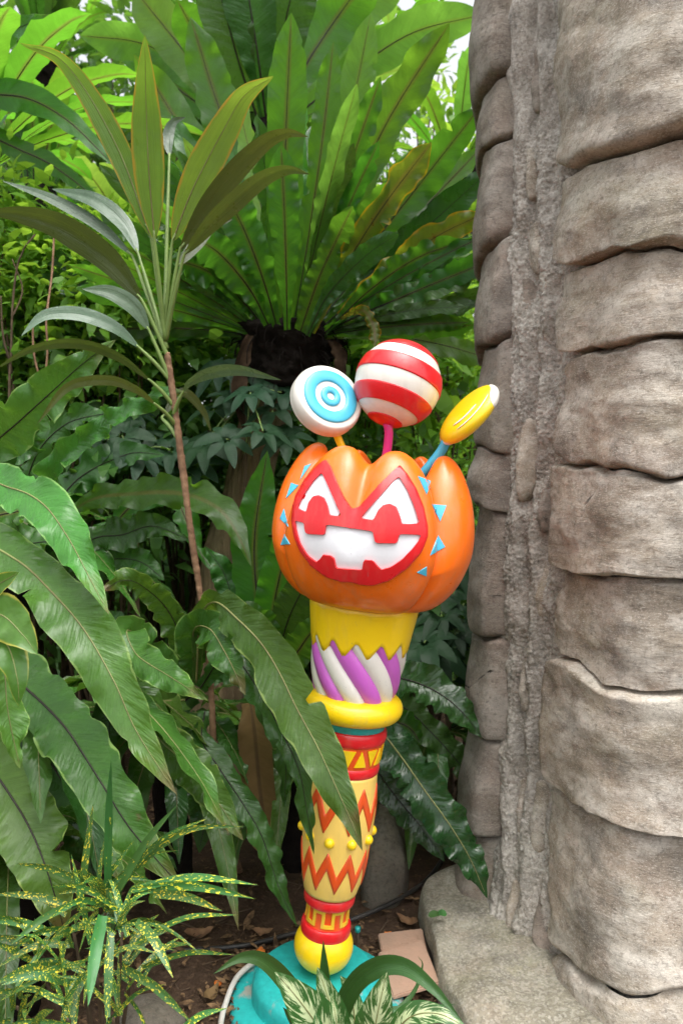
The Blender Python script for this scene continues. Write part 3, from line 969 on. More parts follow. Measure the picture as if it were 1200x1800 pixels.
    k_ = rounded([(.118, 0.0), (.170, .018), (.214, .066), (.240, .135), (.244, .20), (.232, .27), (.210, .325), (.185, .362), (.160, .378), (.138, .372), (.128, .345), (.125, .30)], 60)
    lobes = []
    def lobe(cen, half, front):
        na, nv = (97, 60) if front else (57, 60)
        v = np.zeros((na, nv, 3))
        for i in range(na):
            a = -1 + 2 * i / (na - 1)
            th_ = R(cen) + R(half) * a + YAW
            tuck = 1 - .20 * abs(a) ** (9 if front else 5) - .05 * a * a
            if front:
                gro = math.exp(-(a / .10) ** 2)
                top = 1 - .095 * math.exp(-(a / .19) ** 2) - .21 * max(0, (abs(a) - .42) / .58) ** 2
                top *= .985
                rr = 1.035 * (1 + .075 * a * a) * tuck                # flatter face panel
            else:
                gro = 0
                top = 1.005 - .42 * abs(a) ** 1.7
                rr = 1.0 * tuck
            for j in range(nv):
                r_, z = k_[j]
                f_ = j / (nv - 1)
                r2 = r_ * rr * (1 - gro * .055 * max(0, min(1, (f_ - .35) / .3)) - gro * .02)
                v[i, j] = (r2 * math.sin(th_), -r2 * math.cos(th_), z0 + z * (top if z > .15 else 1 + (top - 1) * (z / .15) ** 2))
        w_ = LW(v.reshape(-1, 3))
        o = mesh_obj('pumpkin_segment', w_, grid_faces(na, nv), M['orange'], lamp)
        lobes.append((w_, grid_faces(na, nv)))
        return o
    lobe(0, 51, True)
    for c in (82, -82, 147.5, -147.5):
        lobe(c, 37, False)
    lathe('pumpkin_floor', [(.001, z0 + .25), (.07, z0 + .25), (.13, z0 + .25)], M['orange'], lamp, n=40)
    bvf = BVHTree.FromPolygons([Vector(a) for a in lobes[0][0]], lobes[0][1])
    allv, allf = [], []
    for a, f_ in lobes[:3]:
        b = len(allv); allv += [Vector(q) for q in a]; allf += [tuple(k2 + b for k2 in q) for q in f_]
    bva = BVHTree.FromPolygons(allv, allf)
    fdir = np.array([math.sin(YAW), -math.cos(YAW), 0])
    fdir = Vector(LW(fdir) - LW(np.zeros(3))).normalized()

    def hit(bv, zx, zy):
        d = ray(470 + zx / 3.243, 770 + zy / 3.243).normalized()
        h = bv.ray_cast(EYE, d)
        if h[0] is None:
            q = EYE + d * (1.60 / d.y)
            h = bv.find_nearest(q)
        return h[0], h[1] if h[1].dot(d) < 0 else -h[1]

    def soften(poly, r_=.10):
        out = []
        n = len(poly)
        for i in range(n):
            p, q = np.array(poly[i], float), np.array(poly[(i + 1) % n], float)
            out += [p * (1 - r_) + q * r_, p * r_ + q * (1 - r_)]
        return [tuple(a) for a in out]

    def relief(name, outer, holes, depth, mat, parent, bv, bevel=3.5, step=26, soft=True, by_normal=False, lift=.001):
        polys = [soften(p_) if soft else p_ for p_ in [outer] + holes]
        from mathutils.geometry import tessellate_polygon
        flat = [q for p_ in polys for q in p_]
        tris = tessellate_polygon([[Vector((x, y, 0)) for x, y in p_] for p_ in polys])
        bm = bmesh.new()
        vv = [bm.verts.new((x, y, 0)) for x, y in flat]
        for t in tris:
            try: bm.faces.new([vv[i] for i in t])
            except ValueError: pass
        bmesh.ops.recalc_face_normals(bm, faces=bm.faces)
        ring_ = bmesh.ops.inset_region(bm, faces=bm.faces[:], thickness=bevel, use_even_offset=False, use_boundary=True) if bevel else {'faces': []}
        bx0, bx1 = min(x for x, y in outer), max(x for x, y in outer)
        by0, by1 = min(y for x, y in outer), max(y for x, y in outer)
        for x in np.arange(bx0 + step, bx1, step):
            bmesh.ops.bisect_plane(bm, geom=bm.verts[:] + bm.edges[:] + bm.faces[:], plane_co=(x + .37, 0, 0), plane_no=(1, 0, 0))
        for y in np.arange(by0 + step, by1, step):
            bmesh.ops.bisect_plane(bm, geom=bm.verts[:] + bm.edges[:] + bm.faces[:], plane_co=(0, y + .37, 0), plane_no=(0, 1, 0))
        bedge = [e for e in bm.edges if len(e.link_faces) == 1]
        bset = {v for e in bedge for v in e.verts}
        low = {}
        pos = {}
        for v in bm.verts:
            p_, n_ = hit(bv, v.co.x, v.co.y)
            dr = n_ if by_normal else fdir
            hgt = depth * (.45 if (v in bset and bevel) else 1)
            pos[v] = p_ + dr * (hgt + lift)
            if v in bset: low[v] = p_ - dr * .010
        lv = {v: bm.verts.new(low[v]) for v in bset}
        for e in bedge:
            a, b = e.verts
            bm.faces.new((a, b, lv[b], lv[a]))
        for v, p_ in pos.items(): v.co = p_
        bmesh.ops.recalc_face_normals(bm, faces=bm.faces)
        me = bpy.data.meshes.new(name)
        bm.verts.index_update()
        off = Vector(ORG)
        for v in bm.verts: v.co -= off
        bm.to_mesh(me); bm.free()
        me.materials.append(mat)
        me.polygons.foreach_set('use_smooth', [True] * len(me.polygons))
        o = bpy.data.objects.new(name, me); COL.objects.link(o)
        o.parent = lamp
        if parent is not None and parent is not lamp:
            o.parent = parent
        es = o.modifiers.new('edges', 'EDGE_SPLIT'); es.split_angle = R(50)
        return o
    outer = [(335, 123), (362, 160), (402, 258), (440, 340), (482, 402), (525, 390), (562, 348), (640, 262), (715, 188), (755, 153), (800, 208), (850, 290), (890, 390), (915, 500), (915, 560), (880, 650), (800, 742),
             (700, 812), (600, 842), (530, 836), (480, 822), (420, 820), (330, 790), (250, 730), (190, 650), (152, 560), (138, 460), (146, 390), (165, 320), (210, 240), (270, 170), (310, 135)]
    eyeL = [(312, 210), (355, 305), (415, 438), (355, 431), (345, 385), (326, 340), (295, 325), (262, 335), (240, 365), (228, 414), (188, 396), (196, 372), (225, 318), (268, 255)]
    eyeR = [(750, 232), (792, 300), (830, 390), (857, 479), (768, 484), (752, 430), (736, 390), (700, 372), (665, 380), (635, 410), (612, 461), (545, 451), (600, 388), (670, 310), (718, 255)]
    mouth = [(172, 475), (215, 487), (224, 540), (240, 550), (325, 555), (336, 548), (345, 497), (470, 515), (600, 535), (610, 590), (626, 601), (726, 602), (738, 595), (752, 550), (868, 554), (850, 590), (810, 640),
             (760, 690), (700, 730), (650, 745), (632, 728), (602, 694), (556, 690), (546, 705), (540, 746), (480, 742), (400, 736), (388, 682), (370, 668), (326, 660), (302, 690), (288, 702), (240, 665), (200, 600), (178, 530)]
    grow = lambda p_, g: [tuple(np.mean(p_, 0) + (np.array(q) - np.mean(p_, 0)) * g) for q in p_]
    eyeL, eyeR, mouth = grow(eyeL, 1.08), grow(eyeR, 1.06), grow(mouth, 1.02)
    face = relief('face_frame', outer, [eyeL, eyeR, mouth], .010, M['red'], lamp, bvf)
    relief('eye_panel', [(310, 180), (428, 450), (165, 415), (180, 360), (250, 240)], [], .0035, M['panel'], lamp, bvf, bevel=0)
    relief('eye_panel', [(752, 200), (815, 300), (875, 495), (520, 465), (600, 370), (700, 250)], [], .0035, M['panel'], lamp, bvf, bevel=0)
    relief('mouth_panel', [(158, 462), (340, 470), (600, 505), (890, 535), (870, 600), (800, 690), (700, 760), (560, 775), (400, 765), (280, 725), (195, 620)], [], .0035, M['panel'], lamp, bvf, bevel=0)
    for t in ([(855, 218), (930, 245), (905, 322)], [(934, 377), (1020, 384), (984, 478)], [(972, 553), (1012, 622), (926, 668)], [(906, 732), (904, 788), (850, 766)],
              [(252, 146), (212, 160), (186, 240)], [(135, 255), (180, 270), (107, 346)], [(95, 404), (71, 460), (120, 506)], [(97, 548), (76, 610), (130, 605)]):
        relief('blue_triangle', t, [], .0015, M['cyan'], lamp, bva, bevel=2, soft=False, by_normal=True, step=14, lift=.0005)

    # --- lollipops
    def frame(n, up):
        n = unit(np.array(n, float)); up = np.array(up, float)
        u = unit(up - n * up.dot(n))
        return np.cross(u, n), u, n
    # disc lollipop
    c = np.array(V(574, 704, 1.78)); ax = frame((.44, -.80, .36), (-.2, 0, 1))
    wrap = lambda v: c + v[..., 0:1] * ax[0] + v[..., 1:2] * ax[1] + v[..., 2:3] * ax[2]
    Rl, T = .0885, .021
    pr = rounded([(.0005, T), (.03, T), (Rl * .86, T), (Rl * .95, T * .82), (Rl, T * .2), (Rl * .985, -T * .5), (Rl * .9, -T * .95), (.0005, -T)], 60)
    disc = lathe('lollipop_disc', pr, M['white'], lamp, wrap=wrap)
    def rring(r0, r1, mat, h=.006):
        lathe('blue_ring', [(r0, T - .004)] + [(r0 + (r1 - r0) * (.5 - .5 * math.cos(a)), T + h * math.sin(a) ** .5) for a in np.linspace(.0, math.pi, 16)] + [(r1, T - .004)], mat, disc, wrap=wrap)
    rring(.040, .069, M['cyan']); rring(.0095, .026, M['cyan'])
    tube('stick', spline([c - np.array(ax[1]) * .06, V(592, 765, 1.79), V(612, 810, 1.80)], 12), .0095, M['yellow'], disc, 16)
    # striped ball
    c2 = np.array(V(699, 675, 1.80)); bx = frame((math.sin(R(20)), .20, math.cos(R(20))), (0, 1, 0))
    wrap2 = lambda v: c2 + v[..., 0:1] * bx[0] + v[..., 1:2] * bx[1] + v[..., 2:3] * bx[2]
    Rb = .1045
    sp = lambda a0, a1, rr, n=14: [(max(.0004, rr * math.sin(a)), -rr * math.cos(a)) for a in np.linspace(a0, a1, n)]
    ball = lathe('candy_ball', sp(0, math.pi, Rb, 48), M['white'], lamp, wrap=wrap2)
    for a0, a1 in ((0, 25), (45, 69), (89, 112), (131, 152)):
        a0, a1 = R(a0), R(a1)
        prof = ([] if a0 == 0 else [(Rb * .985 * math.sin(a0), -Rb * .985 * math.cos(a0))]) + sp(a0 + (.012 if a0 else 0), a1 - .012, Rb + .0022) + [(Rb * .985 * math.sin(a1), -Rb * .985 * math.cos(a1))]
        lathe('red_stripe', prof, M['red'], ball, wrap=wrap2)
    tube('stick', spline([c2 - np.array(bx[2]) * .09, V(683, 765, 1.785), V(674, 830, 1.80)], 12), .0108, M['pink'], ball, 16)
    # oval pinwheel candy, seen nearly on edge
    c3 = np.array(V(823, 729, 1.74))
    a3 = unit(np.array([.66, .02, .75])); side = unit(np.array([-.75, 0, .66]))
    n3 = unit(side * math.cos(R(13)) + np.array([0, -1, 0]) * math.sin(R(13)))
    cx_ = frame(n3, a3)
    wrap3 = lambda v: c3 + v[..., 0:1] * cx_[0] + v[..., 1:2] * cx_[1] + v[..., 2:3] * cx_[2]
    Ro, To = .088, .024
    prf = lambda ps: (Ro * np.sign(np.cos(ps)) * np.abs(np.cos(ps)) ** .55, To * np.sin(ps))
    oval = lathe('pinwheel_candy', [(max(.0004, float(prf(a)[0])), float(prf(a)[1])) for a in np.linspace(-math.pi / 2, math.pi / 2, 40)], M['yellow'], lamp, wrap=wrap3)
    def patch3(p0, p1, s0_, s1_, nm, nps=20, nph=20):
        v = []
        for i in range(nps):
            ps = s0_ + (s1_ - s0_) * i / (nps - 1)
            for j in range(nph):
                ed = math.sin(math.pi * i / (nps - 1)) ** .5
                ph = (p0 + p1) / 2 + (p1 - p0) / 2 * (j / (nph - 1) * 2 - 1) * (.35 + .65 * ed)
                r_, h_ = prf(ps)
                e_ = .0024 * min(1, 3 * math.sin(math.pi * j / (nph - 1))) * min(1, 2 * ed) - .0008
                v.append(((r_ + e_) * math.cos(ph), (r_ + e_) * math.sin(ph), h_ + e_ * math.sin(ps)))
        mesh_obj(nm, wrap3(np.array(v)), grid_faces(nps, nph), M['white'], oval)
    patch3(R(22), R(104), -1.05, .62, 'white_rim')
    patch3(R(-50), R(48), .62, .72, 'white_swirl', 8, 24)
    patch3(R(-60), R(20), 1.0, 1.12, 'white_swirl', 8, 24)
    patch3(R(190), R(290), -.9, .3, 'white_rim')
    tube('stick', spline([c3 - a3 * .075, V(772, 797, 1.755), V(728, 850, 1.78)], 12), .0115, M['cyan'], oval, 16)
build_lamp()
# ------------------------------------------------------------------ plant materials
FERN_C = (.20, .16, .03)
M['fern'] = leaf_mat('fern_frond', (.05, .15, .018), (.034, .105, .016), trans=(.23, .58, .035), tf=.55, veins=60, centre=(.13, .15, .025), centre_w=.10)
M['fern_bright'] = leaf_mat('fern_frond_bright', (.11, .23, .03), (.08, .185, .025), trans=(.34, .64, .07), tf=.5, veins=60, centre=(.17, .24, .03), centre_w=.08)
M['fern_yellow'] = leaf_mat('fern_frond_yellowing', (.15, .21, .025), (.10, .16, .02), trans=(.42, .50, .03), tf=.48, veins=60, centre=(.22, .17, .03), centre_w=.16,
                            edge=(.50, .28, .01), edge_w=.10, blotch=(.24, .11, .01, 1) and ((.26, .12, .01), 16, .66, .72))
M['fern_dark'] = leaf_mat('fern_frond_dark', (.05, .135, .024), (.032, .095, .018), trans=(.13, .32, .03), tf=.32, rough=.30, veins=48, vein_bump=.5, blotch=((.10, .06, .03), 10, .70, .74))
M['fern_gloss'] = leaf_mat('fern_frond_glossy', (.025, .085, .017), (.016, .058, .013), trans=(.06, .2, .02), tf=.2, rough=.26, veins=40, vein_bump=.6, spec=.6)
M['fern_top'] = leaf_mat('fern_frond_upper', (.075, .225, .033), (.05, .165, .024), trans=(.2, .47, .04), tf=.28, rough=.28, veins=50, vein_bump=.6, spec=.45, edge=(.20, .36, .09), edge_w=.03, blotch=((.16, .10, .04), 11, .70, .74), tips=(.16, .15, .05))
M['fern_olive'] = leaf_mat('fern_frond_olive', (.072, .16, .024), (.046, .115, .018), trans=(.20, .38, .03), tf=.28, rough=.29, veins=50, vein_bump=.55, spec=.4, edge=(.2, .3, .07), edge_w=.03, tips=(.15, .09, .035),
                           blotch=((.13, .075, .035), 7, .66, .74))
M['cordy'] = leaf_mat('cordyline_leaf', (.14, .215, .04), (.10, .165, .035), trans=(.38, .56, .05), tf=.5, rough=.34, veins=26, long_veins=True, vein_bump=.3, edge=(.36, .22, .03), edge_w=.10)
M['cordy_dark'] = leaf_mat('cordyline_leaf_dark', (.075, .105, .028), (.055, .085, .025), trans=(.18, .24, .03), tf=.3, rough=.32, veins=26, long_veins=True, vein_bump=.3)
M['cordy_pale'] = leaf_mat('cordyline_leaf_upper', (.10, .17, .10), (.075, .13, .075), trans=(.2, .3, .08), tf=.2, rough=.25, veins=14, long_veins=True, vein_bump=.2, spec=.5)
M['rib_dark'] = plain('midrib_dark', (.022, .014, .010), .5)
M['rib_pale'] = plain('midrib_pale', (.24, .27, .09), .5, c2=(.16, .13, .05), nscale=4)
M['petiole'] = plain('petiole', (.20, .30, .08), .4, c2=(.15, .22, .06))
M['cane'] = plain('cane', (.27, .165, .095), .8, c2=(.15, .085, .05), nscale=30, bump=.5, bscale=80, spec=.2)
M['croton'] = leaf_mat('speckled_croton', (.075, .205, .05), (.05, .15, .035), trans=(.12, .32, .03), tf=.25, rough=.36, veins=10, spots=(3.8, .578, .61, (.88, .76, .06), 7), vein_bump=.1)
M['croton_plain'] = leaf_mat('green_croton', (.06, .19, .045), (.045, .15, .035), trans=(.14, .36, .04), tf=.25, rough=.36, veins=10, spots=(2.2, .66, .70, (.75, .66, .05), 9), vein_bump=.1)
M['dieffen'] = leaf_mat('variegated_leaf', (.045, .15, .035), (.03, .11, .025), trans=(.15, .35, .06), tf=.25, rough=.32, veins=24, spots=(2.6, .47, .55, (.58, .68, .38), 9, .55), vein_bump=.3, edge=(.04, .14, .03), edge_w=.09)
M['strap'] = leaf_mat('strap_leaf', (.055, .15, .035), (.035, .10, .025), trans=(.12, .28, .03), tf=.22, rough=.36, veins=20, long_veins=True, vein_bump=.2)
M['scheff'] = leaf_mat('umbrella_leaf', (.022, .062, .026), (.016, .045, .02), trans=(.05, .14, .03), tf=.2, rough=.5, veins=14, spec=.28)
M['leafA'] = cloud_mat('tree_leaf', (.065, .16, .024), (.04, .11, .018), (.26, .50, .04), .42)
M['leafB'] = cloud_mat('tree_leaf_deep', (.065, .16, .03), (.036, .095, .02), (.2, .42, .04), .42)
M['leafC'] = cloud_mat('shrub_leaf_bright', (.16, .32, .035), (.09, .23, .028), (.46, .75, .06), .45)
M['palm'] = cloud_mat('palm_leaflet', (.055, .16, .032), (.035, .10, .022), (.18, .40, .04), .36)

# ------------------------------------------------------------------ leaf building
def sstep(x, a, b):
    t = np.clip((x - a) / (b - a), 0, 1)
    return t * t * (3 - 2 * t)

PROF = {
    'fern': lambda t: (.20 + .80 * sstep(t, 0, .55)) * (1 - np.clip((t - .62) / .38, 0, 1) ** 2.3),
    'nest': lambda t: (.24 + .76 * sstep(t, 0, .6)) * (1 - np.clip((t - .80) / .20, 0, 1) ** 2.6),
    'even': lambda t: (.55 + .45 * sstep(t, 0, .25)) * (1 - np.clip((t - .5) / .5, 0, 1) ** 2.4),
    'blunt': lambda t: (.55 + .45 * sstep(t, 0, .25)) * (1 - np.clip((t - .72) / .28, 0, 1) ** 3.2),
    'lance': lambda t: np.clip(np.sin(np.pi * np.clip(t, 0, 1) ** .85), 0, 1) ** .85 + .02,
    'strap': lambda t: (.8 + .2 * sstep(t, 0, .2)) * (1 - np.clip((t - .45) / .55, 0, 1) ** 1.8),
    'ovate': lambda t: np.clip(np.sin(np.pi * np.clip(t, 0, 1) ** .7), 0, 1) ** .8 + .01,
}

def leaf_geo(pts, width, prof='fern', roll=0.0, wave=.12, nwave=7, fold=.10, seed=0, nl=56, nw=9, twist=0.0, nhint=None, curl=0.0, tears=0):
    """a leaf blade along a spine; the blade's face is turned by roll about the spine, starting from facing the path"""
    C = spline(pts, nl)
    T = unit(np.gradient(C, axis=0))
    n0 = (np.array(EYE) - C) if nhint is None else np.broadcast_to(np.asarray(nhint, float), C.shape)
    N = unit(n0 - (n0 * T).sum(1)[:, None] * T)
    t = np.linspace(0, 1, nl)
    if np.ndim(roll): rl = np.interp(t, np.linspace(0, 1, len(roll)), roll)
    else: rl = np.full(nl, float(roll))
    rl = np.radians(rl + twist * (t - .5))
    B = np.cross(T, N)
    B2 = B * np.cos(rl)[:, None] + N * np.sin(rl)[:, None]
    N2 = N * np.cos(rl)[:, None] - B * np.sin(rl)[:, None]
    # twist-free frames: keep B2 continuous
    for i in range(1, nl):
        if (B2[i] * B2[i - 1]).sum() < 0: B2[i] *= -1; N2[i] *= -1
    s = np.linspace(-1, 1, nw)
    rs = np.random.RandomState(seed)
    ph = rs.uniform(0, 6.28, 4); am = rs.uniform(.7, 1.3, 2)
    wv = width * .5 * PROF[prof](t)
    fr = 2 * np.pi * nwave * (t + .03 * np.sin(9 * t + ph[2]))
    n1 = lambda o_, q: noise3(np.stack([t * nwave * q + .4 * np.sin(7 * t + ph[2]), np.full(nl, o_ * 3.7 + seed * 1.31), np.full(nl, .37)], -1)) * 1.9
    left = n1(1, 1.7) * am[0] + .25 * np.sin(fr + ph[0]); right = n1(2, 1.7) * am[1] + .25 * np.sin(fr * 1.07 + ph[1])
    lob = (n1(3, 1.5), n1(4, 1.5))
    cut = np.ones((2, nl))
    for _ in range(tears):                               # torn and nibbled margins
        t0, sd, dp, wd_ = rs.uniform(.25, .95), rs.randint(2), rs.uniform(.2, .75), rs.choice([.008, .012, .03])
        cut[sd] = np.minimum(cut[sd], 1 - dp * (.5 if wd_ > .02 else 1) * np.exp(-((t - t0) / wd_) ** 2))
    out = np.zeros((nl, nw, 3))
    amp = width * wave * np.minimum(1, wv / (width * .25))
    for j, sv in enumerate(s):
        side = left if sv < 0 else right
        e = abs(sv)
        wob = 1 + .11 * wave / .12 * lob[0 if sv < 0 else 1] * e * e
        wob = np.minimum(wob, (1.15 * cut[0 if sv < 0 else 1]) / max(e, .2)) if tears else wob
        out[:, j] = C + B2 * (sv * wv * wob)[:, None] + N2 * (wv * fold * e * 1.0 + amp * side * e ** 2.2 - curl * wv * e * e)[:, None]
    uv = np.stack([np.repeat(t, nw), np.tile((s + 1) / 2, nl)], 1)
    return out.reshape(-1, 3), grid_faces(nl, nw), uv, C, N2

def blade(name, parent, pts, width, mat, rib=None, rib_r=.0, **kw):
    v, f, uv, C, N2 = leaf_geo(pts, width, **kw)
    o = mesh_obj(name, v, f, mat, parent, uv=uv)
    if rib is not None:
        n = len(C)
        path = C + N2 * rib_r * .45
        vv, ff, uu = tube_geo(path[: int(n * .97)], [rib_r, rib_r * .75, rib_r * .5, rib_r * .2], 6)
        mesh_obj('midrib', vv, ff, rib, o, uv=uu)
    return o

def px_pts(spec):
    return [V(x, y, Y) for x, y, Y in spec]

def fern(name, label, base, specs, group=None, cat='fern', rib='rib_dark'):
    """specs: (sight-line points with depth, width in sight-line units, material, options)"""
    root = empty(name, tuple(base))
    tag(root, label, cat, group)
    for i, (sp, wpx, mk, kw) in enumerate(specs):
        pts = px_pts(sp)
        mid = pts[len(pts) // 2]
        kw = dict(kw)
        rb = kw.pop('rib', rib)
        rl = kw.get('roll', 0)
        rr = np.mean(rl) if np.ndim(rl) else rl
        wid = wpx * mpp(mid) / max(.35, math.cos(R(rr)))
        blade('frond', root, pts, wid, M[mk], M[rb] if rb else None, rib_r=max(.0022, wid * .028), seed=i * 7 + len(specs), **kw)
    return root

# ------------------------------------------------------------------ tree with the big bird's nest fern
def nest_tree():
    tr = empty('nest_tree', tuple(G(415, 1045, 0.0)))
    Yt = 2.95
    base = V(398, 1010, Yt)
    tr.location = (base.x - .03, base.y, 0)
    tag(tr, 'leaning brown tree trunk carrying the big fern nest', 'tree')
    p = [Vector((base.x - .06, Yt, -.05)), base, V(430, 880, Yt), V(462, 740, Yt), V(500, 640, Yt), V(512, 585, 2.95)]
    tube('trunk', spline(p, 70), [.16, .135, .115, .10, .09, .085], M['trunk'], tr, 20, bumpy=.10, bscale=9)
    return tr
nest_tree()

def rosette(root, c, n, L, wid, mats, seed, el=(25, 80), rib='rib_dark', droop=.35, az=(0, 360), rad=.08, wave=.10, nlen=36, prof='nest', tip_in=0, rib_r=None):
    rs = random.Random(seed)
    for i in range(n):
        a = R(az[0] + (az[1] - az[0]) * (i + rs.uniform(-.3, .3)) / n)
        e = R(rs.uniform(*el))
        l = L * rs.uniform(.75, 1.1)
        d = Vector((math.sin(a), -math.cos(a), 0))
        p0 = Vector(c) + d * rad
        pts = []
        for t in (0, .3, .6, .85, 1):
            h = math.sin(e) * l * t - droop * l * t ** 2.6
            q = math.cos(e) * l * t + .12 * l * t * t
            pts.append(p0 + d * q + Vector((0, 0, h)))
        mk = rs.choice(mats)
        blade('frond', root, pts, wid * rs.uniform(.75, 1.15), M[mk], M[rib] if rib else None, rib_r=rib_r or wid * .03, prof=prof, wave=wave * rs.uniform(.6, 1.4), nwave=rs.randint(6, 10),
              fold=rs.uniform(.05, .3), seed=seed * 50 + i, nl=nlen, nw=7, nhint=tuple(-d * 1 + Vector((0, 0, .6))), twist=rs.uniform(-30, 30))

M['dead_dark'] = plain('rotting_frond', (.055, .035, .02), .9, c2=(.025, .016, .01), nscale=30, spec=.1)
def nest_fern():
    Yn = 2.85
    c = V(508, 600, Yn)
    root = empty('nest_fern', tuple(c))
    tag(root, 'huge birds-nest fern on dark root ball above the ornament', 'fern')
    # root ball
    a, b = np.meshgrid(np.linspace(0, 1, 40), np.linspace(0, 2 * math.pi, 64, endpoint=False), indexing='ij')
    top, bot = V(508, 566, Yn).z, V(508, 705, Yn).z
    rad = np.interp(a, [0, .06, .25, .55, .8, 1], [.10, .185, .18, .145, .11, .02])
    P = np.stack([c.x + rad * np.cos(b), c.y + rad * np.sin(b) * .9, top + (bot - top) * a], -1)
    nz = fbm(P * 14, 4)
    ctr = np.stack([np.full_like(a, c.x), np.full_like(a, c.y), P[..., 2]], -1)
    P = ctr + (P - ctr) * (1 + .22 * nz + .12 * fbm(P * np.array([60, 60, 20]), 2))[..., None]
    mesh_obj('root_ball', P.reshape(-1, 3), grid_faces(40, 64, closed_v=True), M['root'], root)
    S = []
    def F(pts, w_, mk, **kw):
        n = len(pts)
        d = dict(dict(prof='nest', wave=.05, nwave=6, fold=.08), **kw); d['wave'] *= 2.1; d['nwave'] += 4; d['tears'] = 3; d['nl'] = 80
        S.append((pts, w_, mk, d))
    B, Mi, Y_, D = 'fern_bright', 'fern', 'fern_yellow', 'fern_dark'
    # facing fronds, left to right, nearer ones later
    F([(470, 580, 2.95), (425, 440, 3.05), (360, 300, 3.15), (288, 175, 3.2), (235, 95, 3.1)], 80, Mi)
    F([(482, 582, 2.9), (455, 440, 3.0), (415, 280, 3.1), (372, 150, 3.1), (335, 30, 3.05)], 92, Mi)
    F([(497, 580, 2.75), (500, 430, 2.62), (502, 250, 2.52), (512, 22, 2.40)], 84, Mi, prof='blunt', wave=.03)
    F([(515, 580, 2.75), (540, 430, 2.7), (566, 250, 2.62), (586, 72, 2.55)], 54, Mi, wave=.07)
    F([(522, 580, 2.8), (566, 400, 2.85), (610, 230, 2.85), (652, 22, 2.75)], 78, B, wave=.04)
    F([(536, 580, 2.75), (592, 420, 2.72), (672, 230, 2.62), (790, 40, 2.45)], 84, Mi, wave=.07)
    F([(556, 585, 2.85), (640, 450, 2.85), (740, 320, 2.8), (846, 185, 2.7)], 74, Mi, wave=.06)
    F([(560, 588, 2.9), (660, 460, 2.95), (760, 350, 2.95), (850, 255, 2.9)], 52, Mi, roll=30)
    F([(562, 588, 2.85), (660, 480, 2.85), (760, 390, 2.8), (860, 300, 2.7)], 70, D, wave=.07)
    F([(566, 590, 2.8), (660, 495, 2.78), (760, 420, 2.72), (850, 375, 2.6)], 62, Y_, wave=.12)
    F([(566, 590, 2.75), (650, 510, 2.7), (740, 450, 2.62), (845, 418, 2.55)], 56, Mi, wave=.14, prof='fern')
    F([(548, 585, 2.65), (600, 480, 2.55), (668, 370, 2.42), (758, 250, 2.3)], 64, Y_, wave=.09)
    F([(528, 582, 2.65), (560, 490, 2.55), (592, 420, 2.48), (620, 362, 2.38)], 56, Mi, prof='blunt', wave=.06)
    F([(505, 580, 2.62), (503, 480, 2.5), (500, 380, 2.42), (494, 255, 2.35)], 68, Mi, wave=.04)
    F([(488, 578, 2.68), (462, 490, 2.58), (425, 395, 2.5), (372, 300, 2.42)], 82, Mi, wave=.06)
    F([(475, 578, 2.7), (440, 510, 2.6), (385, 445, 2.5), (325, 410, 2.38)], 78, Mi, wave=.08)
    F([(466, 578, 2.75), (415, 515, 2.68), (362, 475, 2.6), (300, 455, 2.5)], 66, 'fern', wave=.10)
    F([(455, 580, 2.8), (400, 530, 2.75), (350, 495, 2.7), (300, 480, 2.6)], 50, B, wave=.1)
    F([(445, 584, 2.85), (395, 545, 2.85), (345, 520, 2.8), (310, 512, 2.75)], 40, Mi, wave=.1)
    F([(540, 590, 2.6), (575, 520, 2.52), (640, 452, 2.42), (700, 410, 2.32)], 52, D, wave=.06)
    F([(570, 592, 2.9), (640, 545, 2.85), (720, 505, 2.8), (790, 492, 2.7)], 22, D, wave=.2)
    F([(640, 530, 2.75), (700, 525, 2.65), (760, 545, 2.6), (800, 572, 2.55), (822, 574, 2.55)], 17, B, wave=.25, rib=None)
    F([(600, 560, 2.7), (635, 545, 2.62), (655, 570, 2.6), (660, 610, 2.58)], 26, Y_, wave=.2, rib=None)
    rs = random.Random(4)
    for q in range(58):                                  # the crowd of fronds between the leading ones
        f_ = q / 57
        a = R(-84 + 168 * f_ + rs.uniform(-5, 5))
        ln = rs.uniform(330, 560) * (1 - .25 * abs(math.sin(a)))
        x0, y0 = 508 + 62 * math.sin(a), 584 + 6 * (1 - math.cos(a))
        dY = rs.choice([-.5, -.35, .15, .3]) * rs.uniform(.6, 1.1)
        cv = rs.uniform(.0, .16)
        pt = lambda t: (x0 + ln * t * math.sin(a * (1 + cv * t)), y0 - ln * t * math.cos(a * (1 + cv * t)) * (1 - .08 * t), 2.78 + dY * t)
        F([pt(0), pt(.33), pt(.66), pt(1)], rs.uniform(32, 54), rs.choice([Mi, Mi, Mi, D, B, Y_] if q % 5 == 0 else [Mi, Mi, D, B]), wave=rs.uniform(.04, .12), roll=rs.uniform(-30, 30), twist=rs.uniform(-40, 40))
    for i, (sp, wpx, mk, kw) in enumerate(S):
        kw = dict(kw); rb = kw.pop('rib', 'rib_dark')
        pts = px_pts(sp)
        rl = kw.get('roll', 0)
        wid = wpx * mpp(pts[2]) / math.cos(R(rl)) * .78
        blade('frond', root, pts, wid, M[mk], M[rb] if rb else None, rib_r=wid * .024, seed=900 + i, **kw)
    # dead fronds and fibres hanging from the root ball
    for i, sp in enumerate([[(440, 590, 2.72), (424, 640, 2.70), (420, 700, 2.70), (430, 760, 2.72)], [(585, 600, 2.74), (600, 640, 2.72), (596, 690, 2.74)]]):
        pts = px_pts(sp)
        blade('dead_frond', root, pts, .05, M['dead_dark'], None, prof='even', wave=.3, nwave=4, fold=.9, seed=70 + i, nl=26, nw=7)
    vs, fs, bb = [], [], 0
    rr = random.Random(6)
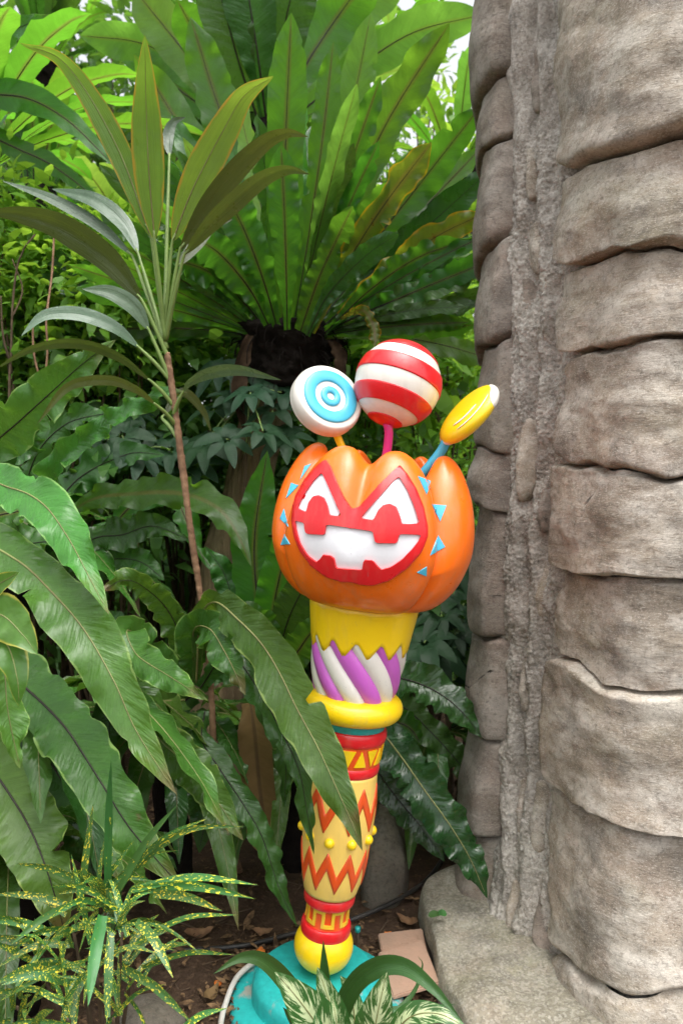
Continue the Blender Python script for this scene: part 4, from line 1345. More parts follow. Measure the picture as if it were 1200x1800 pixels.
    for q in range(150):
        a_ = rr.uniform(0, 6.28); z_ = rr.uniform(bot + .05, top); r_ = float(np.interp((z_ - top) / (bot - top), [0, .06, .25, .55, .8, 1], [.12, .19, .185, .15, .115, .03]))
        p_ = Vector((c.x + r_ * math.cos(a_), c.y + r_ * .9 * math.sin(a_), z_))
        l_ = rr.uniform(.03, .14)
        q_ = p_ + Vector((math.cos(a_) * l_ * .35, math.sin(a_) * l_ * .35, -l_ * rr.uniform(.2, 1)))
        vv, ff, _ = tube_geo(spline([p_, (p_ + q_) / 2 + Vector((math.cos(a_), math.sin(a_), .3)) * l_ * .15, q_], 6), [.003, .0015], 4)
        vs.append(vv); fs += [tuple(k2 + bb for k2 in g) for g in ff]; bb += len(vv)
    tag(mesh_obj('root_fibres', np.vstack(vs), fs, M['root'], root), kind='stuff')
    # the far half of the nest
    rosette(root, (c.x, c.y + .12, c.z - .01), 13, 1.15, .17, [Mi, Mi, B, D], 77, el=(48, 80), az=(95, 265), droop=.12)
nest_fern()

# second nest fern higher up behind, more ferns in the tree tops
def high_ferns():
    c = V(462, 225, 3.9)
    r = empty('nest_fern', tuple(c)); tag(r, 'dark birds-nest fern high behind the largest fern', 'fern')
    a, b = np.meshgrid(np.linspace(0, 1, 20), np.linspace(0, 2 * math.pi, 40, endpoint=False), indexing='ij')
    rad = np.interp(a, [0, .1, .5, 1], [.12, .17, .14, .03])
    P = np.stack([c.x + rad * np.cos(b), c.y + rad * np.sin(b), c.z + .05 - .40 * a], -1)
    P += (fbm(P * 12, 3) * .04)[..., None]
    mesh_obj('root_ball', P.reshape(-1, 3), grid_faces(20, 40, closed_v=True), M['root'], r)
    S = [([(455, 215, 3.75), (420, 110, 3.6), (390, 0, 3.5), (350, -140, 3.4)], 92, 'fern_dark', {}),
         ([(468, 212, 3.75), (455, 110, 3.6), (438, 0, 3.5), (410, -160, 3.4)], 92, 'fern_dark', {}),
         ([(480, 212, 3.75), (492, 100, 3.65), (510, 0, 3.55), (545, -120, 3.45)], 90, 'fern_dark', {}),
         ([(488, 215, 3.8), (540, 110, 3.8), (600, 20, 3.8), (660, -60, 3.7)], 80, 'fern', {}),
         ([(450, 220, 3.8), (400, 150, 3.75), (350, 70, 3.7), (312, 0, 3.6)], 66, 'fern', {}),
         ([(445, 225, 3.85), (380, 160, 3.85), (300, 60, 3.85), (235, -20, 3.8)], 74, 'fern_bright', {}),
         ([(440, 230, 3.9), (360, 150, 3.95), (260, 80, 4.0), (140, 62, 3.9)], 60, 'fern_bright', dict(wave=.12)),
         ([(440, 240, 3.95), (360, 190, 4.0), (270, 120, 4.05), (200, 40, 4.1)], 60, 'fern', {}),
         ([(495, 225, 3.85), (600, 140, 3.85), (720, 60, 3.8), (850, 25, 3.7)], 66, 'fern_bright', dict(wave=.10)),
         ([(492, 222, 3.9), (580, 90, 4.0), (640, 10, 4.0), (720, -50, 3.95)], 72, 'fern_bright', {})]
    for i, (sp, w_, mk, kw) in enumerate(S):
        pts = px_pts(sp)
        blade('frond', r, pts, w_ * mpp(pts[2]), M[mk], M['rib_dark'], rib_r=w_ * mpp(pts[2]) * .024, seed=300 + i, **dict(dict(prof='nest', wave=.05, nwave=6, fold=.1), **kw))
    rosette(r, (c.x, c.y + .1, c.z), 9, 1.2, .19, ['fern', 'fern_bright', 'fern'], 31, el=(45, 78), az=(90, 270), droop=.15)
    # ferns towards the left, further off
    def nest(px, py, Y, n, L, wd, mats, seed, label, el=(30, 75), az=(0, 360), trunk=True):
        c = V(px, py, Y)
        r = empty('nest_fern', tuple(c)); tag(r, label, 'fern')
        P = np.stack([c.x + rad * .8 * np.cos(b), c.y + rad * .8 * np.sin(b), c.z + .04 - .34 * a], -1)
        P += (fbm(P * 12 + seed, 3) * .04)[..., None]
        mesh_obj('root_ball', P.reshape(-1, 3), grid_faces(20, 40, closed_v=True), M['root'], r)
        rosette(r, c, n, L, wd, mats, seed, el=el, az=az, nlen=30)
        return r
    nest(75, 110, 6.2, 16, .95, .14, ['fern_dark', 'fern_dark', 'fern'], 5, 'distant pale green nest fern at the upper left corner')
    nest(60, 345, 4.4, 15, .95, .14, ['fern', 'fern_dark', 'fern'], 6, 'upright nest fern behind the yellow-edged cordyline leaves', el=(50, 82))
    lf = nest(-60, 300, 3.2, 10, .9, .12, ['fern', 'fern'], 8, 'nest fern at the left border with one long arching frond', el=(25, 70), az=(20, 200))
    for i, (sp, w_, mk) in enumerate([([(-190, 330, 3.1), (-80, 190, 3.0), (20, 168, 2.9), (110, 205, 2.8), (205, 295, 2.7)], 52, 'fern'), ([(-180, 330, 3.2), (-60, 240, 3.1), (50, 270, 3.0), (120, 310, 2.95), (190, 370, 2.9)], 40, 'fern'),
                                      ([(-170, 330, 3.2), (-60, 120, 3.2), (10, 60, 3.2), (100, 25, 3.1)], 48, 'fern_top')]):
        pts = px_pts(sp)
        blade('frond', lf, pts, w_ * mpp(pts[2]), M[mk], M['rib_dark'], rib_r=.004, seed=640 + i, prof='even', wave=.10, nwave=9, fold=.1, roll=20)
    nest(250, 455, 4.6, 14, .95, .16, ['fern', 'fern_dark', 'fern_bright'], 9, 'shaded nest fern between the cordyline and the big fern', el=(30, 75))
    nest(90, 470, 3.7, 9, .55, .09, ['fern_dark', 'fern'], 10, 'small nest fern on a black root ball at mid left', el=(35, 70))
    nest(800, 300, 5.0, 11, .9, .13, ['fern_bright', 'fern', 'fern'], 12, 'bright nest fern glimpsed beside the pillar top', el=(25, 75))
    nest(640, -60, 4.8, 13, 1.1, .16, ['fern_bright', 'fern'], 13, 'pale nest fern at the top edge of the view', el=(5, 60))
    nest(250, -60, 5.6, 13, 1.0, .14, ['fern_dark', 'fern_dark', 'fern'], 14, 'nest fern with drooping fronds high over the cordyline', el=(-5, 50))
high_ferns()
# long arching frond entering from the left
# ------------------------------------------------------------------ low ferns
def low_ferns():
    U, O, D, Gl, Fm, B = 'fern_top', 'fern_olive', 'fern_dark', 'fern_gloss', 'fern', 'fern_bright'
    def k(**kw):
        d = dict(dict(prof='even', wave=.10, nwave=6, fold=.12), **kw)
        d['wave'] *= 1.9; d['nwave'] += 4; d['tears'] = 4; d['nl'] = 96
        return d
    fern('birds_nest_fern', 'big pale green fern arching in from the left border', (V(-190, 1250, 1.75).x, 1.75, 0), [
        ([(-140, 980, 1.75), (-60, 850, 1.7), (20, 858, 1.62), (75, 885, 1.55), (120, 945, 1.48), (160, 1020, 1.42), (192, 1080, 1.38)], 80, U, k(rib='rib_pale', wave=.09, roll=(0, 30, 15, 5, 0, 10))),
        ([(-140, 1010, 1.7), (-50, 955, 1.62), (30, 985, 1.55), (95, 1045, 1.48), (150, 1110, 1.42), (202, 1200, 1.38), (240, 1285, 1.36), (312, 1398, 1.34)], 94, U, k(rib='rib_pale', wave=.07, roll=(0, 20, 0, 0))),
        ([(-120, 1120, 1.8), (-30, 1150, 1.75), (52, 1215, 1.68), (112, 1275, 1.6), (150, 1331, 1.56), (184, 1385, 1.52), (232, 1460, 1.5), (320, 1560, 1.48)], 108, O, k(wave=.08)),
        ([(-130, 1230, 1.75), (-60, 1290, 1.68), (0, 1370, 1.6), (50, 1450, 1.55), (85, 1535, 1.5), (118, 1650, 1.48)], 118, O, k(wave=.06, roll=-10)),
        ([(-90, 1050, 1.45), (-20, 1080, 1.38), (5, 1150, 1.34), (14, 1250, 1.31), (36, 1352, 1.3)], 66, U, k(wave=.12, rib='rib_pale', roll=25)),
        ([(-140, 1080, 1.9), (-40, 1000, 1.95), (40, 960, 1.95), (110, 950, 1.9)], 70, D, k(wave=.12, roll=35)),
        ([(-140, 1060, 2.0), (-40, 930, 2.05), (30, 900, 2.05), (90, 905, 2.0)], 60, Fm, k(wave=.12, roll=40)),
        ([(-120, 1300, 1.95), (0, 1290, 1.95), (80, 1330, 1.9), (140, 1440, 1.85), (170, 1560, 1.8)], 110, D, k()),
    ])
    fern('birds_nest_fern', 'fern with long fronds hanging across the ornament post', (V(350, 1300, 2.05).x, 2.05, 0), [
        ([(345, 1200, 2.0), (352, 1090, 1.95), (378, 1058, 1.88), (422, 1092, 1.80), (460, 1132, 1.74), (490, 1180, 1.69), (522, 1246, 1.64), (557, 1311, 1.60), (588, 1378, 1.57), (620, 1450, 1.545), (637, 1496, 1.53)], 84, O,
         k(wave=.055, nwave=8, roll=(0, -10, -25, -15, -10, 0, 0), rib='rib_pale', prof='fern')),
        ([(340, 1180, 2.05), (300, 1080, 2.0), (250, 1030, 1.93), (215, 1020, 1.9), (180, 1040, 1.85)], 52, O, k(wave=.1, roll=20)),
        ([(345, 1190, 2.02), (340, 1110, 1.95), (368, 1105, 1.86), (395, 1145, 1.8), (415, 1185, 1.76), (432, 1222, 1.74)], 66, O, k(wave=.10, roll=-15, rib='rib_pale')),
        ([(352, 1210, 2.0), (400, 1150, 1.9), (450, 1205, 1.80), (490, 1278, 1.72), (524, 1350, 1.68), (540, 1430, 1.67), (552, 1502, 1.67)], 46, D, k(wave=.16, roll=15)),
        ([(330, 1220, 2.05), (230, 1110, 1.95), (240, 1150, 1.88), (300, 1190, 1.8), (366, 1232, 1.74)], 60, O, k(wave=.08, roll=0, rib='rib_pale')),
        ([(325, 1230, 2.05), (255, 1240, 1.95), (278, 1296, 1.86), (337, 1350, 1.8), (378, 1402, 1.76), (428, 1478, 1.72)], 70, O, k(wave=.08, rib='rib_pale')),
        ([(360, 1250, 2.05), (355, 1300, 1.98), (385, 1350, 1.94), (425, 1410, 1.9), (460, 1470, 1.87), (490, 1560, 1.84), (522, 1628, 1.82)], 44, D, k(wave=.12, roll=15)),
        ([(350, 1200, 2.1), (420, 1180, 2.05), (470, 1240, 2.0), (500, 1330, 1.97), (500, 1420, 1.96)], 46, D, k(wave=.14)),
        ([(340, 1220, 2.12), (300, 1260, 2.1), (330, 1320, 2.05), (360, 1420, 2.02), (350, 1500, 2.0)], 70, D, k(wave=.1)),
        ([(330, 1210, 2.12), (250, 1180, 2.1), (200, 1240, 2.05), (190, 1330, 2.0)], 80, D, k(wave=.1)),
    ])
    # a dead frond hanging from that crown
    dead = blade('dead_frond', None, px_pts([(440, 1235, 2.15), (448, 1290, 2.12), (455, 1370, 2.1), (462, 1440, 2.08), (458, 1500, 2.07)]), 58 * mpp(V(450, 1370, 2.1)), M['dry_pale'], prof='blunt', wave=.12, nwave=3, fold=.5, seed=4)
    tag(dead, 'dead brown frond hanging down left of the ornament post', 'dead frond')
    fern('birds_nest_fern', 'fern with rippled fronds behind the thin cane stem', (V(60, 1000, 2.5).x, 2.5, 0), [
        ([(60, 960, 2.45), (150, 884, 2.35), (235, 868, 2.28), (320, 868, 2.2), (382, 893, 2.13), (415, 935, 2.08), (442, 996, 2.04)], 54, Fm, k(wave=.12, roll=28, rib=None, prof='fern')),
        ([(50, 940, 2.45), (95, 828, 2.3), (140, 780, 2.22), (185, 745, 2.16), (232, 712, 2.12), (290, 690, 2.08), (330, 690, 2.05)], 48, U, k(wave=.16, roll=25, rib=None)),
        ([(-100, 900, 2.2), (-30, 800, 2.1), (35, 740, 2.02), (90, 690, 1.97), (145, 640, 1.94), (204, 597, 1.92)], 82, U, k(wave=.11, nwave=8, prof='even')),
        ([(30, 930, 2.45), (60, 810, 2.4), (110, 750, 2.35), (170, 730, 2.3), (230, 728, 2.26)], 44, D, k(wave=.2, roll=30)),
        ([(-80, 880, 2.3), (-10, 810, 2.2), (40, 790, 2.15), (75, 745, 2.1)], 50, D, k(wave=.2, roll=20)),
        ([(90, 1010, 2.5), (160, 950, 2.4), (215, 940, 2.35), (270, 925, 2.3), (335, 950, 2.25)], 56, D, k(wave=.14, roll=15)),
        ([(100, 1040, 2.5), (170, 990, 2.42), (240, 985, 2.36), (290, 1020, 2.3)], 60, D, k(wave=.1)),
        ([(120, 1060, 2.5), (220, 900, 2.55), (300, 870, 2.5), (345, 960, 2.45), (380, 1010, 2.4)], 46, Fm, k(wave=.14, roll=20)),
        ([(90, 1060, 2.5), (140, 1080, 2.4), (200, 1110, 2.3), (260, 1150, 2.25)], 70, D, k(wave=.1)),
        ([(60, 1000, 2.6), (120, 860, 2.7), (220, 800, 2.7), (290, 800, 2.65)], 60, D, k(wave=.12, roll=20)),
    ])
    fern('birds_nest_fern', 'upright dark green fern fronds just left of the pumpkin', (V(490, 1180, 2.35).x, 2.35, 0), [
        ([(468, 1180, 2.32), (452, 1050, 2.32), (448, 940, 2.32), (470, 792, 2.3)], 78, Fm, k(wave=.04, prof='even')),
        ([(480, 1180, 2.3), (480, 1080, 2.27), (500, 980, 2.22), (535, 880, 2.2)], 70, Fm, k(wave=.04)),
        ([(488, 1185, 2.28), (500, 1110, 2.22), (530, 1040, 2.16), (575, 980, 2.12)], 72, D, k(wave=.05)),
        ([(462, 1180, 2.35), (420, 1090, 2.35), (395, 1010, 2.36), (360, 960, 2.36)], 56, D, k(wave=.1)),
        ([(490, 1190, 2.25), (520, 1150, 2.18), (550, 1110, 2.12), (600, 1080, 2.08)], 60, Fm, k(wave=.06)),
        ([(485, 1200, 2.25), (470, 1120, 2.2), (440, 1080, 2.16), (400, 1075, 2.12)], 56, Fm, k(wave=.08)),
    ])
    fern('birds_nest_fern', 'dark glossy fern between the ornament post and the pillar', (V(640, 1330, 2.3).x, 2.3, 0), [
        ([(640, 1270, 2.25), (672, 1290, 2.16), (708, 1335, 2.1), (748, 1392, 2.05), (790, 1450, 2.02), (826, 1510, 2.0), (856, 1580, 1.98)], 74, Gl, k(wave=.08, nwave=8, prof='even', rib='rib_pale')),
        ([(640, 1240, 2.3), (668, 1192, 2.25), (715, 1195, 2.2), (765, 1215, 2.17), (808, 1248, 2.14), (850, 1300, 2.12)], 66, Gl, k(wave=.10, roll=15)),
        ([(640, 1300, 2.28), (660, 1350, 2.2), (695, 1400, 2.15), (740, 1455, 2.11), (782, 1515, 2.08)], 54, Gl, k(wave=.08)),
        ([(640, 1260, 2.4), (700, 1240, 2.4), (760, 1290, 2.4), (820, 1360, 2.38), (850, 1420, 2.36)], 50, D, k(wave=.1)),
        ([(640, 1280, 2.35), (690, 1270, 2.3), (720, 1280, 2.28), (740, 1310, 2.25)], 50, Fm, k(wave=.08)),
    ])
low_ferns()

def fill_ferns():
    def crown(label, px, py, Y, n, L, wd, mats, seed, el, az, droop, rib='rib_pale'):
        c = V(px, py, Y)
        r = empty('birds_nest_fern', (c.x, c.y, 0)); tag(r, label, 'fern')
        tube('crown_base', spline([Vector((c.x, c.y, -.02)), Vector((c.x, c.y, c.z * .5)), Vector((c.x, c.y, c.z + .02))], 8), [.07, .05, .06], M['root'], r, 12, bumpy=.3, bscale=20)
        rosette(r, c, n, L, wd, mats, seed, el=el, az=az, droop=droop, rib=rib, wave=.17, nlen=46, prof='even', rad=.03)
    U, O, D = 'fern_top', 'fern_olive', 'fern_dark'
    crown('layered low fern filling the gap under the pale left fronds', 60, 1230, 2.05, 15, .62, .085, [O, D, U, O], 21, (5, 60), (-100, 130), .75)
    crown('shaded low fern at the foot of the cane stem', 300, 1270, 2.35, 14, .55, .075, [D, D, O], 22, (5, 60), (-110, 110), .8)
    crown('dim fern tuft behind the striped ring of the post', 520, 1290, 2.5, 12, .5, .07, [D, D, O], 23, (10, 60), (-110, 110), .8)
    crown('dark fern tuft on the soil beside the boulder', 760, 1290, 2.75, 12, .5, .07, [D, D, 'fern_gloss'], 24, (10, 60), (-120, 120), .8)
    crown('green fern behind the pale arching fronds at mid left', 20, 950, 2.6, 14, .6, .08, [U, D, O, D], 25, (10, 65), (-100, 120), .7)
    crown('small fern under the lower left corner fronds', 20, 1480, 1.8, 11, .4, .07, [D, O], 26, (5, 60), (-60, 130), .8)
fill_ferns()
# ------------------------------------------------------------------ cordyline
def cordyline():
    Y = 2.0
    ft = G(378, 1420, 0)
    root = empty('cordyline', (V(376, 1330, Y).x, Y, 0))
    tag(root, 'tall cordyline with olive strap leaves on a thin ringed cane', 'cordyline')
    st = [Vector((V(384, 1500, Y).x, Y + .45, -.02)), V(378, 1400, Y + .12), V(375, 1310, Y), V(369, 1180, Y), V(352, 1045, Y), V(335, 930, Y), V(318, 800, Y), V(308, 720, Y), V(300, 665, Y), V(294, 620, Y)]
    path = spline(st, 420)
    v, f, uv = tube_geo(path, [.009, .009, .0088, .0085, .0082, .008, .0082, .009, .009, .008], 12)
    c = np.repeat(path, 12, axis=0)
    ringn = np.repeat(np.sin(np.linspace(0, 1, 420) * 210 + 3 * np.sin(np.linspace(0, 1, 420) * 17)) ** 8 * .12 + .08 * np.sin(np.linspace(0, 1, 420) * 47), 12)
    v = c + (v - c) * (1 + ringn + .12 * fbm(v * 40, 2))[:, None]
    mesh_obj('cane', v, f, M['cane'], root, uv=uv)
    tip = lambda k: V(*{0: (299, 668), -1: (304, 712), -2: (308, 745), -3: (306, 728), -4: (311, 768)}.get(k, (296 - k * 1.5, 640 - 14 * k)), Y)
    L = [  # attach height step, blade points, width, material, roll
        (3, [(266, 418, 1.95), (205, 255, 1.92), (118, 115, 1.88), (36, 76, 1.80)], 58, 'cordy', 12, 'lance'),
        (4, [(272, 422, 1.93), (262, 300, 1.88), (257, 180, 1.83), (255, 62, 1.75)], 74, 'cordy', 0, 'lance'),
        (4, [(303, 425, 1.95), (340, 330, 1.93), (395, 225, 1.90), (430, 168, 1.87), (480, 134, 1.82)], 78, 'cordy', -8, 'lance'),
        (3, [(316, 440, 1.95), (372, 350, 1.93), (450, 262, 1.9), (500, 234, 1.87), (541, 240, 1.84)], 50, 'cordy_dark', -25, 'lance'),
        (3, [(324, 448, 1.92), (378, 385, 1.88), (455, 318, 1.84), (505, 298, 1.81), (544, 306, 1.79)], 44, 'cordy_dark', -30, 'lance'),
        (1, [(250, 528, 1.97), (190, 455, 1.95), (110, 400, 1.92), (40, 378, 1.9), (-30, 372, 1.88)], 66, 'cordy_dark', 15, 'lance'),
        (2, [(243, 445, 2.08), (215, 392, 2.12), (165, 352, 2.15), (92, 332, 2.18)], 40, 'cordy_pale', -30, 'lance'),
        (2, [(233, 450, 2.1), (170, 395, 2.15), (90, 350, 2.18), (5, 318, 2.2)], 28, 'cordy_pale', -35, 'lance'),
        (0, [(262, 580, 1.98), (235, 540, 1.96), (195, 515, 1.94), (145, 508, 1.92)], 40, 'cordy_pale', -20, 'lance'),
        (0, [(246, 612, 1.98), (200, 575, 1.95), (140, 553, 1.92), (80, 555, 1.89), (38, 590, 1.86)], 34, 'cordy_pale', -30, 'lance'),
        (4, [(298, 275, 2.12), (296, 240, 2.14), (305, 215, 2.15), (326, 206, 2.16)], 26, 'cordy_pale', 0, 'lance'),
        (-1, [(268, 672, 1.97), (210, 628, 1.93), (140, 604, 1.88), (60, 612, 1.83), (-10, 650, 1.8)], 24, 'cordy_dark', 30, 'lance'),
        (-2, [(275, 712, 1.95), (240, 685, 1.9), (190, 668, 1.86), (120, 680, 1.82), (66, 745, 1.8)], 24, 'cordy_dark', 20, 'lance'),
        (-3, [(322, 690, 1.97), (335, 672, 1.94), (370, 655, 1.9), (420, 650, 1.86), (494, 668, 1.82)], 28, 'cordy_pale', -30, 'lance'),
        (-4, [(285, 735, 2.05), (320, 690, 2.1), (355, 720, 2.14), (372, 760, 2.16)], 22, 'cordy_dark', 10, 'lance'),
        (3, [(310, 470, 2.05), (345, 430, 2.12), (372, 400, 2.18), (410, 385, 2.22)], 30, 'cordy_dark', 10, 'lance'),
    ]
    for i, (k, sp, w_, mk, roll, pf) in enumerate(L):
        pts = px_pts(sp)
        wid = w_ * mpp(pts[1]) / math.cos(R(roll)) * .72
        o = blade('leaf', root, pts, wid, M[mk], M['rib_pale'] if mk == 'cordy' else None, rib_r=.0022, prof=pf, roll=roll, wave=.015, nwave=4, fold=.28, seed=60 + i, nl=40, nw=9, curl=.1)
        a = tip(k)
        b = Vector(pts[0]) * .5 + Vector(a) * .5 + Vector((0, -.003, .004))
        tube('petiole', spline([a, b, pts[0], Vector(pts[0]) * .85 + Vector(pts[1]) * .15], 16), [.0068, .0055, .005, .003], M['petiole'], o, 7)
cordyline()

# ------------------------------------------------------------------ umbrella plants (schefflera)
def whorl(root, c, n, L, wd, mat, seed, tilt):
    rs = random.Random(seed)
    vs, fs, us, b = [], [], [], 0
    nrm = Vector(tilt).normalized()
    a0 = nrm.orthogonal().normalized(); a1 = nrm.cross(a0)
    for k in range(n):
        a = 2 * math.pi * (k + rs.uniform(-.15, .15)) / n
        d = a0 * math.cos(a) + a1 * math.sin(a)
        l = L * rs.uniform(.8, 1.1)
        p = [c + d * .012, c + d * l * .4 + nrm * l * .05, c + d * l * .75 - Vector((0, 0, l * .10)), c + d * l - Vector((0, 0, l * .25))]
        v, f, uv, _, _ = leaf_geo(p, wd * l, prof='ovate', wave=.02, nwave=2, fold=.18, seed=seed + k, nl=9, nw=5, nhint=tuple(nrm))
        vs.append(v); us.append(uv); fs += [tuple(q + b for q in g) for g in f]; b += len(v)
    return mesh_obj('palmate_leaf', np.vstack(vs), fs, mat, root, uv=np.vstack(us))

def umbrella_plant(label, spots, base, Y, L, seed, stem_px):
    root = empty('umbrella_plant', (V(*base, Y).x, Y, 0))
    tag(root, label, 'shrub')
    rs = random.Random(seed)
    hub = [Vector((V(*base, Y).x, Y, -.01))] + [V(x, y, Y + .04) for x, y in stem_px]
    tube('stem', spline(hub, 30), [.014, .010, .006], M['bark'], root, 8)
    for i, (x, y, dY) in enumerate(spots):
        c = V(x, y, Y + dY)
        o = whorl(root, c, rs.choice([7, 8, 8]), L * rs.uniform(.85, 1.15), .40, M['scheff'], seed * 100 + i * 13, (rs.uniform(-.35, .35), rs.uniform(-.9, -.4), rs.uniform(.5, 1)))
        j = hub[-1] if i % 2 else hub[-2]
        tube('leaf_stalk', spline([j, (j + c) / 2 + Vector((0, 0, .02)), c], 8), .0028, M['petiole'], o, 5)
umbrella_plant('dark umbrella plant climbing the trunk beneath the root ball', [(398, 772, -.1), (462, 758, -.15), (480, 722, 0), (408, 700, .05), (440, 690, -.05), (495, 690, .05), (375, 720, .1), (360, 780, .05), (500, 770, .0),
               (345, 820, .1), (425, 655, .1), (385, 650, .12), (470, 660, .1)], (430, 1050), 2.7, .115, 4, [(430, 950), (432, 800), (436, 700)])
umbrella_plant('dark leafy shrub beside the pillar below the pumpkin', [(775, 1080, 0), (745, 1130, -.08), (800, 1110, 0), (770, 1150, -.05), (815, 1060, .1), (735, 1085, .1), (790, 1170, .05), (830, 1140, .1), (720, 1160, .15), (810, 1010, .2), (770, 1030, .2), (838, 1190, .1), (850, 1080, .15)],
               (790, 1330), 2.55, .12, 5, [(788, 1260), (785, 1180), (782, 1100)])
umbrella_plant('low umbrella plant in the shade behind the cane stem', [(215, 765, 0), (250, 800, 0), (275, 770, .1), (190, 800, .1), (235, 730, .1), (300, 790, .05), (330, 850, .1), (160, 770, .15)], (240, 960), 2.75, .11, 6, [(240, 900), (240, 850), (240, 800)])

# ------------------------------------------------------------------ speckled croton in the lower left corner
def croton():
    root = empty('speckled_croton', (V(185, 1800, 1.5).x, 1.5, 0))
    tag(root, 'yellow-speckled croton with narrow leaves in the lower left corner', 'croton')
    rs = random.Random(8)
    hubs = [(185, 1585, 1.42), (215, 1640, 1.36), (130, 1640, 1.42), (170, 1715, 1.34), (90, 1720, 1.36), (60, 1680, 1.44), (230, 1720, 1.4), (120, 1790, 1.32), (30, 1770, 1.36), (200, 1790, 1.34)]
    for hx, hy, hY in hubs:
        h = V(hx, hy, hY)
        tube('stem', spline([Vector((root.location.x + (h.x - root.location.x) * .25, 1.5, -.01)), Vector((root.location.x + (h.x - root.location.x) * .6, 1.5 + (hY - 1.5) * .5, h.z * .55)), h], 14), [.006, .005, .003], M['bark'], root, 6)
    T = [  # traced leaves: hub, tip, width, plain?
        ((190, 1560, 1.42), (196, 1335, 1.40), 15, 1), ((205, 1570, 1.40), (312, 1414, 1.36), 13, 1), ((140, 1600, 1.42), (165, 1410, 1.42), 12, 0), ((215, 1545, 1.42), (435, 1452, 1.35), 11, 0),
        ((205, 1560, 1.42), (368, 1437, 1.38), 9, 0), ((200, 1575, 1.4), (322, 1452, 1.4), 8, 0), ((230, 1565, 1.4), (455, 1556, 1.30), 13, 0), ((235, 1565, 1.4), (450, 1580, 1.28), 15, 0),
        ((270, 1570, 1.36), (392, 1602, 1.26), 15, 0), ((240, 1655, 1.4), (418, 1608, 1.34), 10, 0), ((250, 1700, 1.38), (412, 1678, 1.34), 10, 0), ((150, 1552, 1.42), (26, 1518, 1.40), 13, 0),
        ((120, 1590, 1.42), (-10, 1572, 1.42), 12, 0), ((90, 1640, 1.42), (-20, 1620, 1.42), 14, 0), ((125, 1590, 1.4), (18, 1662, 1.32), 12, 1), ((180, 1610, 1.34), (155, 1770, 1.22), 20, 1),
        ((195, 1640, 1.32), (188, 1800, 1.24), 14, 0), ((215, 1700, 1.34), (340, 1800, 1.22), 15, 0), ((240, 1620, 1.36), (305, 1720, 1.28), 15, 0), ((60, 1690, 1.42), (-25, 1655, 1.4), 12, 0),
        ((110, 1700, 1.38), (-10, 1730, 1.32), 18, 0), ((130, 1730, 1.36), (0, 1732, 1.30), 14, 0), ((150, 1690, 1.38), (0, 1760, 1.3), 12, 0), ((160, 1660, 1.4), (125, 1500, 1.42), 10, 0),
        ((160, 1600, 1.42), (238, 1475, 1.42), 9, 0), ((170, 1600, 1.42), (185, 1470, 1.44), 9, 0), ((300, 1830, 1.3), (400, 1772, 1.3), 12, 0), ((60, 1800, 1.3), (95, 1775, 1.24), 14, 0)]
    for i, (a, b, w_, pl) in enumerate(T):
        A, B = V(*a), V(*b)
        mid = (A + B) / 2 + Vector((0, 0, (B - A).length * rs.uniform(.05, .14)))
        blade('leaf', root, [A, mid, B], w_ * mpp(A) * 1.05, M['croton_plain' if pl else 'croton'], None, prof='strap', roll=rs.uniform(-35, 35), wave=.03, nwave=3, fold=.25, seed=i, nl=20, nw=5)
    for i in range(88):
        hx, hy, hY = rs.choice(hubs)
        A = V(hx + rs.uniform(-14, 14), hy + rs.uniform(-40, 30), hY)
        a = rs.uniform(0, 6.28); e = rs.uniform(.0, 1.1); l = rs.uniform(.07, .17)
        d = Vector((math.cos(a) * math.cos(e), math.sin(a) * math.cos(e), math.sin(e)))
        B = A + d * l + Vector((0, 0, -l * .25))
        blade('leaf', root, [A, A + d * l * .5 + Vector((0, 0, .02 * l)), B], rs.uniform(.008, .013), M['croton'], None, prof='strap', roll=rs.uniform(-60, 60), wave=.03, nwave=2, fold=.25, seed=500 + i, nl=12, nw=5)
croton()

